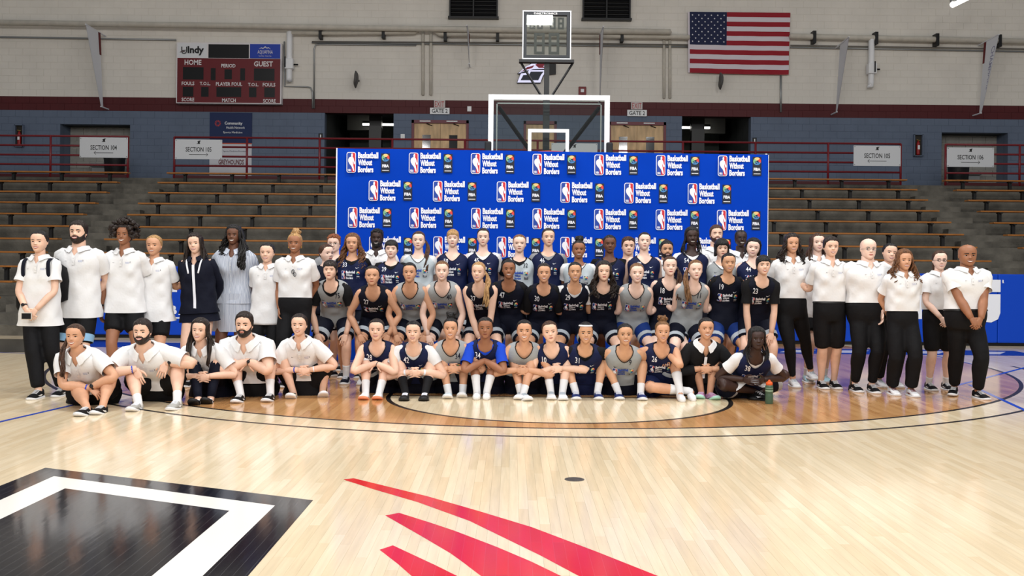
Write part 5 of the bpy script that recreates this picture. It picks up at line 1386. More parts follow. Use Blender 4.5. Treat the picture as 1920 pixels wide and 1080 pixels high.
    for i, sd in enumerate((-1, 1)):
        a = arms[i]; A = SH[sd]; curl, hd_, hn_ = .5, None, None; pole = -fwd * .4 + lat * sd * .6 - UP * .2
        if a == 'down': T = w((sd * .135 * S * max(1, bulk), -.02 * S, .475 * S)); hd_ = np.array([0, 0, -1.0]) + fwd * .15; hn_ = -lat * sd
        elif a == 'front': T = w((sd * .032 * S, -.125 * S * max(1, bulk ** 1.3), .53 * S)); hd_ = -lat * sd * .7 - UP * .75 + fwd * .1; hn_ = -fwd; pole = lat * sd + fwd * -.4
        elif a == 'back': T = w((sd * .05 * S, .11 * S, .53 * S)) if pose == 'stand' else (P + lat * sd * .05 * S - fwd * .08 * S + UP * .10 * S if pose == 'lean' else w((sd * .14 * S, .02 * S, .12 * S))); pole = lat * sd * .9 - fwd * .5; hd_ = -lat * sd - UP * .3; hn_ = fwd
        elif a == 'around': T = A + lat * sd * .13 * S - fwd * .17 * S - UP * .08 * S; pole = -UP - fwd * .5; hd_ = lat * sd - UP * .3; hn_ = fwd
        elif a == 'up': T = A + lat * sd * .20 * S - fwd * .02 * S + UP * .0 * S; pole = -UP * 1.0 + lat * sd * .3; hd_ = lat * sd + fwd * .3; hn_ = -UP
        elif a == 'knee': T = KN[sd] + fwd * .028 * S + UP * .055 * S; hd_ = nrm(AN[sd] - KN[sd]) * .9 + fwd * .25 - lat * sd * .25; hn_ = -fwd + lat * sd * .1; pole = lat * sd * .8 - fwd * .4; curl = .28
        elif a == 'together': T = km + fwd * .05 * S + UP * .02 * S + lat * sd * .02 * S; hd_ = -UP + fwd * .2 - lat * sd * .3; hn_ = -fwd * .3 - lat * sd; pole = lat * sd
        elif a == 'thigh': T = KN[sd] * .6 + HP[sd] * .4 + fwd * .075 * S; hd_ = -UP + fwd * .2 - lat * sd * .2; hn_ = -fwd; pole = lat * sd; curl = .15
        elif a == 'clasp': T = km * .66 + (AN[-1] + AN[1]) * .17 + fwd * .045 * S + lat * sd * .036 * S; hd_ = -lat * sd * 1.0 - UP * .35 + fwd * .1; hn_ = -fwd; pole = lat * sd * .7 - UP * .7; curl = .45
        elif a == 'over': T = km + fwd * .062 * S + UP * (-.032 + (.022 if sd == g('top', 1) else 0)) * S + lat * sd * (.050 if sd == g('top', 1) else -.005) * S; hd_ = -lat * sd * 1.0 + fwd * .15 - UP * (.35 if sd == g('top', 1) else .9); hn_ = -UP * .7 - fwd * .5; pole = lat * sd * 1.0 - UP * .08 + fwd * .2
        elif a == 'hang': T = KN[sd] + fwd * .055 * S + UP * .02 * S - lat * sd * .045 * S; hd_ = -UP * 1.0 + fwd * .25; hn_ = -fwd; pole = lat * sd + UP * .1; curl = .3
        elif a == 'lap': T = w((sd * .06 * S, -.20 * S, .13 * S)); hd_ = fwd * .8 - lat * sd * .4 - UP * .2; hn_ = -lat * sd * .8; pole = lat * sd * .6 - fwd * .3
        else: T = np.array(a) if not isinstance(a, tuple) else np.array(at(a[0], a[1], Yr + a[2])); pole = -fwd * .9 + lat * sd * .35; hd_ = np.array(a[3]) if len(a) > 3 else -UP * .9 + fwd * .25; hn_ = -lat * sd
        el, wr = ik(A, T, AL, FL, pole); EL[sd], WR[sd] = el, wr
        HD[sd] = nrm(hd_) if hd_ is not None else nrm(wr - el); HN[sd] = nrm(hn_) if hn_ is not None else -fwd
        HD[sd] = nrm(HD[sd] + .35 * nrm(wr - el)); HN[sd] = (HN[sd], curl)
    # --- body mesh
    mi = {'eye': 1, 'iris': 2, 'lip': 3, 'teeth': 4, 'brow': 5, 'lid': 6, 'lash': 7}
    body_m = [skin(sk), M_eye, M_iris, lipm(sk), M_teeth, hairm(g('browc', g('hc', 'dark'))), lidm(sk), M_iris]
    mb = MB(); th = np.linspace(-math.pi, math.pi, 24, endpoint=False)
    ts = [.20, .22, .25, .4, .55, .66, .76, .84, .9, .945, .98, 1.01, 1.05, 1.1, 1.17, 1.26]
    rings = np.array([tor.ring(t, 0.0, th) for t in ts]); mb.grid(rings, 0, True, rings[0].mean(0), None)
    ak = (1.0 if sex == 'f' else 1.15) * (1 + (bulk - 1) * .8)
    ARM = {}; LEG = {}
    for sd in (-1, 1):
        A0 = SH[sd] - L_ * sd * .026 * S + T_ * .004 * S
        m1 = SH[sd] * .5 + EL[sd] * .5; m2 = EL[sd] * .62 + WR[sd] * .38
        pts = [A0, SH[sd], m1, EL[sd], m2, WR[sd]]; rad = np.array([.015, .0285, .0262, .0210, .0228, .0155]) * S * ak
        rad[-1] = .0158 * S * (1 + (ak - 1) * .5)
        tube(mb, pts, rad, 12, 0, 4); ARM[sd] = (np.array(pts), rad)
        build_hand(mb, WR[sd], HD[sd], HN[sd][0], 0, .92 * S / 1.72 * (1.0 if sex == 'f' else 1.06), HN[sd][1], side=(-1 if sd > 0 else 1) * (1 if np.dot(np.cross(HD[sd], HN[sd][0]), fwd * .6 - lat * sd * .8 + UP * .3) * (-1 if sd > 0 else 1) >= 0 else -1))
        lk = 1 + (bulk - 1) * (.9 if pose == 'sit' else .45)
        m1 = HP[sd] * .5 + KN[sd] * .5 + (-T0 * .004 * S); m2 = KN[sd] * .68 + AN[sd] * .32 - nrm(np.cross(np.cross(AN[sd] - KN[sd], fwd + UP * .01), AN[sd] - KN[sd])) * .0
        cf = nrm(KN[sd] - (HP[sd] + AN[sd]) / 2 + 1e-4 * fwd)
        m2 = m2 - cf * .010 * S; m3 = KN[sd] * .3 + AN[sd] * .7
        pts = [HP[sd], m1, KN[sd] * .93 + HP[sd] * .07, KN[sd] * .93 + AN[sd] * .07, m2, m3, AN[sd], AN[sd] - FU[sd] * .02 * S]
        rad = np.array([.050, .0455, .0345, .0325, .0335, .0235, .0195, .020]) * S * lk; rad[5:] = np.array([.0235, .0195, .020]) * S
        tube(mb, pts, rad, 12, 0, 3); LEG[sd] = (np.array(pts), rad)
    hd = Head(Hc, hh_, yaw + math.radians(g('hyaw', 0)), math.radians(g('hpitch', 0)), math.radians(g('tilt', 0)))
    hd.fx = g('fw', R.uniform(.95, 1.05)) * (1.06 if g('hair', '').startswith('bald') else 1.0)
    build_head(mb, hd, sex, g('expr', 'smile'), 0, mi, beard=g('beard'), eyes=g('eyes', 'open'), brow=1.3 if sex == 'm' else .78)
    if g('barefoot'):
        pass
    body = mb.build('body', body_m, root, smooth=True)
    # --- hair
    hb = build_hair(hd, sex, g('hair', 'back'), tor, seed, sp)
    if hb is not None: hb.build('hair', hairm(g('hc', 'dark')), root, smooth=True)
    # --- lower clothes
    def leg_cover(mbx, sd, f1, add0, add1, m=0, n=16, capped=False, f0=0.0):
        pts, rad = LEG[sd]; C = catmull(np.hstack([pts, rad[:, None]]), 4); K = len(C); d = np.concatenate([[0], np.cumsum(np.linalg.norm(np.diff(C[:, :3], axis=0), axis=1))])
        tot = th_ + sk_; ks = np.linspace(f0 * tot, f1 * tot, 12); Q = np.stack([np.interp(ks, d, C[:, i]) for i in range(4)], -1)
        if f0 == 0.0: Q[0, :3] = Q[0, :3] + (P - Q[0, :3]) * .12 + T0 * (.06 if g('tucked') else 0) * S
        add = np.linspace(add0, add1, 12)
        tube(mbx, Q[:, :3], Q[:, 3] + add, n, m, 1, caps=(True, True) if f0 == 0.0 else (False, False)); return Q, Q[:, 3] + add
    low = g('low', ('shorts', C_black)); kind, lc = low[0], low[1]
    mbx = MB(); tl_ = -.16; seat = pose == 'sit'
    waist = .10 if g('top_') not in ('tucked',) else .12
    waist = g('waist', .20 if g('tucked') else (.12 if not seat else .30))
    G0 = shell(mbx, tor, -.22 if not seat else -.15, lambda a: waist, .014 if not g('tucked') else .024, 28, 0, 8, .002, seed, flare=(-.034 if not seat else .04) if not g('tucked') else -.046); mbx.grid(np.stack([G0[0] * .0 + G0[0].mean(0) - UP * .004, G0[0]]), 0, True); mbx.grid(np.stack([G0[-1], G0[-1] * .0 + G0[-1].mean(0)]), 0, True)
    ends = {}
    for sd in (-1, 1):
        if kind == 'shorts': ends[sd] = leg_cover(mbx, sd, g('slen', .36 if not seat else .33), .016 if not seat else .026, .026 if not seat else .055)
        elif kind == 'pants': ends[sd] = leg_cover(mbx, sd, .955, .014, g('flare', .022))
        elif kind == 'leggings': ends[sd] = leg_cover(mbx, sd, .94, .006, .006)
    nm = {'shorts': 'shorts', 'pants': 'trousers', 'leggings': 'leggings', 'skirt': 'skirt', 'none': 'shorts'}[kind]
    if kind == 'skirt': shell(mbx, tor, -.30, lambda a: waist, .02, 28, 0, 8, .004, seed, flare=.02)
    lo = mbx.build(nm, lc, root, smooth=True)
    if kind in ('pants', 'shorts') and pose != 'sit':
        md = lo.modifiers.new('merge', 'REMESH'); md.mode = 'VOXEL'; md.voxel_size = .016; md.use_smooth_shade = True
        md = lo.modifiers.new('soften', 'SMOOTH'); md.factor = .5; md.iterations = 5
    if len(low) > 2 and low[2] is not None:
        for sd in (-1, 1):
            Q, rr = ends[sd]; b2 = MB(); tube(b2, Q[-3:, :3], rr[-3:] + .003, 16, 0, 1, caps=(False, False)); b2.build('hem_band', low[2], lo, smooth=True)
    if g('belt'):
        b2 = MB(); shell(b2, tor, waist - .05, lambda a: waist - .014, .029, 28, 0, 2, 0, seed); b2.build('belt', mat('belt_black', (24, 22, 22), 0.4), lo, smooth=True)
    # --- feet
    sock = g('sock'); shoe = g('shoe', (C_black, M_sole, M_sole))
    for i, sd in enumerate((-1, 1)):
        if sock:
            b2 = MB(); pts, rad = LEG[sd]; C = catmull(np.hstack([pts, rad[:, None]]), 4)
            d = np.concatenate([[0], np.cumsum(np.linalg.norm(np.diff(C[:, :3], axis=0), axis=1))]); ks = np.linspace(d[-1] - sock[1] * S, d[-1], 7)
            Q = np.stack([np.interp(ks, d, C[:, k]) for k in range(4)], -1); P_ = list(Q[:, :3]); rr = list(Q[:, 3] + .004)
            if shoe is None:
                P_ += [AN[sd] - FU[sd] * .03 * S + FD[sd] * .02 * S, AN[sd] - FU[sd] * .032 * S + FD[sd] * .07 * S, AN[sd] - FU[sd] * .036 * S + FD[sd] * .115 * S]; rr += [.023 * S, .024 * S, .016 * S]
            tube(b2, P_, rr, 12, 0, 2); b2.build('sock', sock[0], root, smooth=True)
        if shoe: build_shoe(AN[sd], FD[sd], FU[sd], S, shoe, root, seed)
    # --- tops
    top = sp['top']; tk = top[0]
    def sleeve(mbx, sd, f1, add0, add1, m=0, n=16):
        pts, rad = ARM[sd]; C = catmull(np.hstack([pts, rad[:, None]]), 4); d = np.concatenate([[0], np.cumsum(np.linalg.norm(np.diff(C[:, :3], axis=0), axis=1))])
        l0 = np.linalg.norm(pts[1] - pts[0]); ks = np.linspace(0.0, l0 + f1 * (AL + FL), 10); Q = np.stack([np.interp(ks, d, C[:, i]) for i in range(4)], -1)
        Q[0, :3] -= L_ * sd * .022 * S; Q[0, 3] += .004
        add = np.linspace(add0, add1, 10); wv = .004 * np.sin(np.linspace(0, 9, 10) + seed)
        tube(mbx, Q[:, :3], Q[:, 3] + add + wv, n, m, 1, caps=(True, False))
    hem = g('hem', -.14 if pose == 'stand' else (-.10 if pose == 'lean' else .16))
    if g('tucked'): hem = .188
    bl = g('blouse', 0.0)
    if tk in ('polo', 'jacket', 'tee', 'dress'):
        mbx = MB(); crew = tk == 'tee'
        vdip = .90 if tk == 'polo' else (.93 if crew else .86)
        def topf(a): return float(np.interp(a, [0, .22, .42, .8, 1.6, 3.15], [vdip, 1.0 if not crew else .96, 1.045 if not crew else .99, 1.05 if not crew else 1.01, 1.055 if not crew else 1.02, 1.06 if not crew else 1.03]))
        oc = .017 if tk != 'jacket' else .024
        if tk == 'dress': hem = -.04
        fl_ = (.093 if sex == 'f' else .104) * S if tk in ('polo', 'dress', 'jacket') else 0
        shell(mbx, tor, hem, topf, oc + bl, 44, 0, 24, .0055, seed, fill=fl_, flare=g('tflare', .024 if not g('tucked') else .0))
        if tk == 'dress': pass
        sl = g('slv', .37 if tk != 'jacket' else .96)
        for sd in (-1, 1): sleeve(mbx, sd, sl, .015 if tk != 'jacket' else .022, .032 if tk != 'jacket' else .014)
        nm = {'polo': 'polo_shirt', 'jacket': 'jacket', 'tee': 'tee_shirt', 'dress': 'shirt_dress'}[tk]
        shirt = mbx.build(nm, top[1], root, smooth=True)
        if tk == 'dress':
            b2 = MB(); q0 = P - UP * .02; A = []
            for j in range(14):
                v = j / 13; c = P * (1 - v) + np.array([P[0], P[1], .36 * S]) * v - UP * .0
                c = P + UP * (.05 * S - v * (P[2] + .05 * S - .33 * S)); A.append([c + lat * (.138 + .012 * v) * S * math.sin(q) * (1 + .03 * math.sin(9 * q)) - fwd * (-.104 - .008 * v) * S * -math.cos(q) * (1 + .03 * math.sin(9 * q + 2)) for q in np.linspace(-math.pi, math.pi, 44, endpoint=False)])
            b2.grid(np.array(A[::-1]), 0, True); b2.build('skirt', top[1], shirt, smooth=True)
        if tk in ('polo', 'dress', 'jacket'):
            # collar: stand and fall
            b2 = MB(); n = 30; q = np.linspace(.20, 2 * math.pi - .20, n); ths = np.where(q > math.pi, q - 2 * math.pi, q); A = []
            for t_, o_ in ((1.00, .020), (1.07, .022), (1.10, .026), (1.088, .034), (1.04, .038), (1.005, .044)):
                row = []
                for a in ths:
                    drop = .055 * math.exp(-(abs(a) / .55) ** 2); row.append(tor.ring(t_ - drop, np.array([o_ + .006 * (abs(a) < .5)]), np.array([a]))[0])
                A.append(row)
            b2.grid(np.array(A), 0, False); b2.build('collar', top[1] if tk != 'jacket' else (top[2] if len(top) > 2 else top[1]), shirt, smooth=True)
            b2 = MB(); rows_ = []
            zt = .90; zb = .74 if tk == 'polo' else hem + .02
            for j in range(7 if tk == 'polo' else 22):
                t_ = zb + (zt - zb) * j / (6 if tk == 'polo' else 21); rows_.append([tor.front(x, t_, oc + bl + (max(0, fl_ - tor.dims(t_)[0]) if t_ < .7 else 0) + (.011 if tk != 'jacket' else .020)) for x in (-.015, 0, .015)])
            b2.grid(np.array(rows_), 0, False); pk = b2.build('placket' if tk != 'jacket' else 'zip', top[1] if tk != 'jacket' else M_bwht, shirt, smooth=True)
            if tk != 'jacket':
                b2 = MB()
                for t_ in ((.86, .79) if tk == 'polo' else np.linspace(.86, hem + .1, 8)):
                    c = tor.front(0, t_, oc + bl + .013 + (max(0, fl_ - tor.dims(t_)[0]) if t_ < .7 else 0)); blob(b2, c, .005, 0, 6, 4, 0)
                b2.build('button', mat('button', (200, 200, 200), 0.4), shirt)
        if tk == 'polo':
            b2 = MB(); mp = lambda x, z: tor.front(x, z, oc + bl + .012)
            kk = .315 * S
            b3 = MB(); b3.poly([mp(-.085 + .026 * a, .80 + .015 / kk * c) for a, c in SWO]); b3.build('swoosh_print', M_bblk, shirt)
            b3 = MB(); b3.poly([mp(.102, .80), mp(.106, .80), mp(.106, .83), mp(.102, .83)]); b3.build('emblem_print', M_bblk, shirt)
            for k, s_ in enumerate(('Basketball', 'Without Borders')): put_text(b2, s_, .055, .812 - .02 * k, .040, .013, mp, 0, .0)
            b2.build('text_print', POLO_TXT, shirt)
    if tk == 'jersey':
        jc = top[1]; num = top[2]; under = top[3] if len(top) > 3 else None; light = jc in (C_grey, C_lgrey)
        if under is not None:
            mbx = MB(); shell(mbx, tor, .2, lambda a: float(np.interp(a, [0, .5, 1.0, 3.15], [.925, .97, 1.01, 1.03])), .010, 36, 0, 14, .002, seed)
            for sd in (-1, 1): sleeve(mbx, sd, g('slv', .30), .012, .020)
            mbx.build('under_shirt', under, root, smooth=True)
        mbx = MB(); nk = g('neck', .855 if pose == 'stand' else .885)
        X0 = .047 * S
        def neck_t(a):
            if a >= 1.45: return float(np.interp(a, [1.45, 1.8, 3.15], [1.025, 1.025, .985]))
            lo_, hi_ = nk, 1.025
            for _ in range(24):
                t = (lo_ + hi_) / 2; e_ = float(np.interp(t, [.80, 1.0], [.80, .96]))
                if (tor.dims(t)[0] + .02) * math.sin(a) ** e_ > X0 * 1.25 * ((t - nk) / (1.025 - nk)) ** .62: lo_ = t
                else: hi_ = t
            return (lo_ + hi_) / 2
        G = shell(mbx, tor, hem, neck_t, .020, 56, 0, 24, .0045, seed, flare=.014, fill=.089 * S)
        js = mbx.build('jersey', jc, root, smooth=True)
        b2 = MB(); rim = G[-1]; tube(b2, np.vstack([rim, rim[:1]]), [.0045] * (len(rim) + 1), 5, 0, 1, caps=(False, False)); b2.build('neck_trim', C_black if light else (C_dnavy if under is None or under is C_black else C_dnavy), js, smooth=True)
        mp = lambda x, z, off=0.0: tor.front(x, z, .026 + off + (max(0, .089 * S - tor.dims(z)[0]) if z < .7 else 0))
        kk = .315 * S
        b2 = MB(); hh = .108
        cz = g('pz', .54 if pose == 'stand' else .57); x0 = -.118
        logo(b2, x0, 0, hh, lambda a, c, off: mp(a, cz + c / kk, off * 1.5), 8 if light else 0, light)
        b2.build('logo_print', LOGO_MATS, js); b2 = MB()
        if num:
            V_, F_, asp = text2d(num, .01); hn = .052; wn = min(.075, asp * hn * .82)
            put_text(b2, num, (-.105 if not light else .05) , nk - .04 if g('numz') is None else g('numz'), wn, hn / kk, lambda a, c: mp(a, c), 0, .01); b2.build('number_print', M_bblk if light else M_bwht, js); b2 = MB()
        sx = .055 if not light else -.11
        b2.poly([mp(sx + .045 * a, .775 + .03 / kk * c) for a, c in SWO], 0)
        b2.build('swoosh_print', M_bblk if light else M_bwht, js)
    # --- extras
    for e in g('extra', ()):
        if e[0] == 'band':     # wrist band / watch on one arm
            sd = e[1]; c = WR[sd] * .86 + EL[sd] * .14; d = nrm(WR[sd] - EL[sd]); b2 = MB(); r = ARM[sd][1][-1] * 1.16
            tube(b2, [c - d * e[3] / 2, c + d * e[3] / 2], [r, r], 14, 0, 1, caps=(False, False)); b2.build('wristband', e[2], root, smooth=True)
        elif e[0] == 'watch':
            sd = e[1]; c = WR[sd] * .84 + EL[sd] * .16; d = nrm(WR[sd] - EL[sd]); b2 = MB(); r = ARM[sd][1][-1] * 1.17
            tube(b2, [c - d * .011, c + d * .011], [r, r], 14, 0, 1, caps=(False, False)); wt = b2.build('watch', e[2], root, smooth=True)
            o = nrm(fwd + .2 * UP - d * np.dot(fwd + .2 * UP, d)); b2 = MB(); tube(b2, [c + o * (r - .004), c + o * (r + .009)], [.019, .017], 12, 0, 1); b2.build('watch_face', mat('watch_glass', (26, 28, 34), .15) if e[2] is not M_gold else M_gold, wt)
        elif e[0] == 'glasses':
            b2 = MB()
            for sd in (-1, 1):
                q = np.linspace(0, 2 * math.pi, 15); tube(b2, [hd.w((sd * .14 + .085 * math.cos(a), -.425, -.01 + .062 * math.sin(a))) for a in q], [.0022] * 15, 5, 0, 1, caps=(False, False))
                tube(b2, [hd.w((sd * .225, -.42, .0)), hd.w((sd * .335, -.2, .0)), hd.w((sd * .35, .05, -.01))], [.002] * 3, 4, 0, 1)
            tube(b2, [hd.w((-.055, -.435, .0)), hd.w((0, -.45, .01)), hd.w((.055, -.435, .0))], [.0022] * 3, 5, 0, 1); b2.build('glasses', e[1], root, smooth=True)
        elif e[0] == 'headband':
            b2 = MB(); q = np.linspace(-math.pi, math.pi, 30, endpoint=False); A = [[hd.w(head_pt(z_ - .10 * max(0, -math.cos(a)) , a, sex, False) * 1.07) for a in q] for z_ in (.80, .86)]
            b2.grid(np.array(A), 0, True); b2.build('headband', e[1], root, smooth=True)
        elif e[0] == 'earring':
            for sd in (-1, 1): b2 = MB(); tube(b2, [hd.w((sd * .335, .03 + .0, -.15) + np.array([0, .055 * math.cos(a), -.055 + .055 * math.sin(a)])) for a in np.linspace(0, 6.28, 13)], [.0022] * 13, 5, 0, 1); b2.build('earring', M_gold, root)
        elif e[0] == 'kneesleeve':
            sd = e[1]; b2 = MB(); leg_cover(b2, sd, .56, .004, .004, f0=.40); b2.build('knee_sleeve', C_white, root, smooth=True)
        elif e[0] == 'piping':
            for sd in (-1, 1): b2 = MB(); tube(b2, [tor.front(sd * (.085 - .03 * k / 5), 1.0 - .05 * k - (.02 if k else 0), .040) for k in range(6)], [(.010, .004)] * 6, 6, 0, 1, ref=lat); b2.build('piping', M_bwht, shirt, smooth=True)
        elif e[0] == 'hemcuff': pass
    return dict(root=root, base=base, WR=WR, EL=EL, SH=SH, KN=KN, AN=AN, tor=tor, S=S, hd=hd, fwd=fwd, lat=lat)
# ------------------------------------------------------------------ the group
POLO = ('polo', C_polo); SH_BW = (C_black, M_sole, M_sole); SH_W = (C_white, M_sole, C_hem); SH_G = (cloth('shoe_grey', (168, 166, 162)), M_sole, M_bwht); SH_NV = (C_dnavy, M_sole, M_bwht); SH_WO = (C_white, mat('sole_peach', (236, 150, 112), .6), C_white); SH_LB = (cloth('shoe_ice', (176, 212, 226)), M_sole, C_white)
SH_PU = (cloth('shoe_lilac', (196, 150, 190)), mat('sole_mint', (170, 216, 200), .6), cloth('lace_lilac', (226, 190, 220))); SH_BL = (cloth('shoe_navy', (26, 44, 100)), M_sole, M_bwht); SH_BB = (C_black, M_soleb, M_bwht); SH_SL = (cloth('slide_black', (26, 26, 28)), M_soleb, M_bwht); SH_CR = (cloth('shoe_cream', (232, 228, 206)), M_sole, M_bblk); SH_WM = (C_white, M_sole, M_maroon)
BK_ = ('shorts', C_black); PT = ('pants', C_black); JS = ('shorts', C_dnavy, C_hem); SW_ = (C_sockw, .075); SK_ = (C_sockw, .100)
J = lambda c, n, u=None: ('jersey', c, n, u)
def P_(px, Y, pose, top, label, **k):
    d = dict(px=px, Y=Y, pose=pose, top=top, label=label); d.update(k); return d
def stripe_cloth():
    m = bpy.data.materials.new('striped_cloth'); m.use_nodes = True; nt = m.node_tree; b = nt.nodes['Principled BSDF']; b.inputs['Roughness'].default_value = .85
    tc = nt.nodes.new('ShaderNodeTexCoord'); w = nt.nodes.new('ShaderNodeTexWave'); w.bands_direction = 'X'; w.inputs['Scale'].default_value = 22; w.inputs['Distortion'].default_value = 1.2; w.inputs['Detail'].default_value = 1
    nt.links.new(tc.outputs['Object'], w.inputs['Vector']); r = nt.nodes.new('ShaderNodeValToRGB'); r.color_ramp.elements[0].color = lin((150, 160, 182)); r.color_ramp.elements[1].color = lin((206, 210, 218)); r.color_ramp.elements[0].position = .25; r.color_ramp.elements[1].position = .6
    nt.links.new(w.outputs['Fac'], r.inputs['Fac']); nt.links.new(r.outputs['Color'], b.inputs['Base Color']); return m
M_stripe = stripe_cloth()
GS, GM, GB, GL, GR = 'people seated on the floor in front', 'players bending in the middle row', 'people standing in the back row', 'staff standing at the left', 'staff standing at the right'
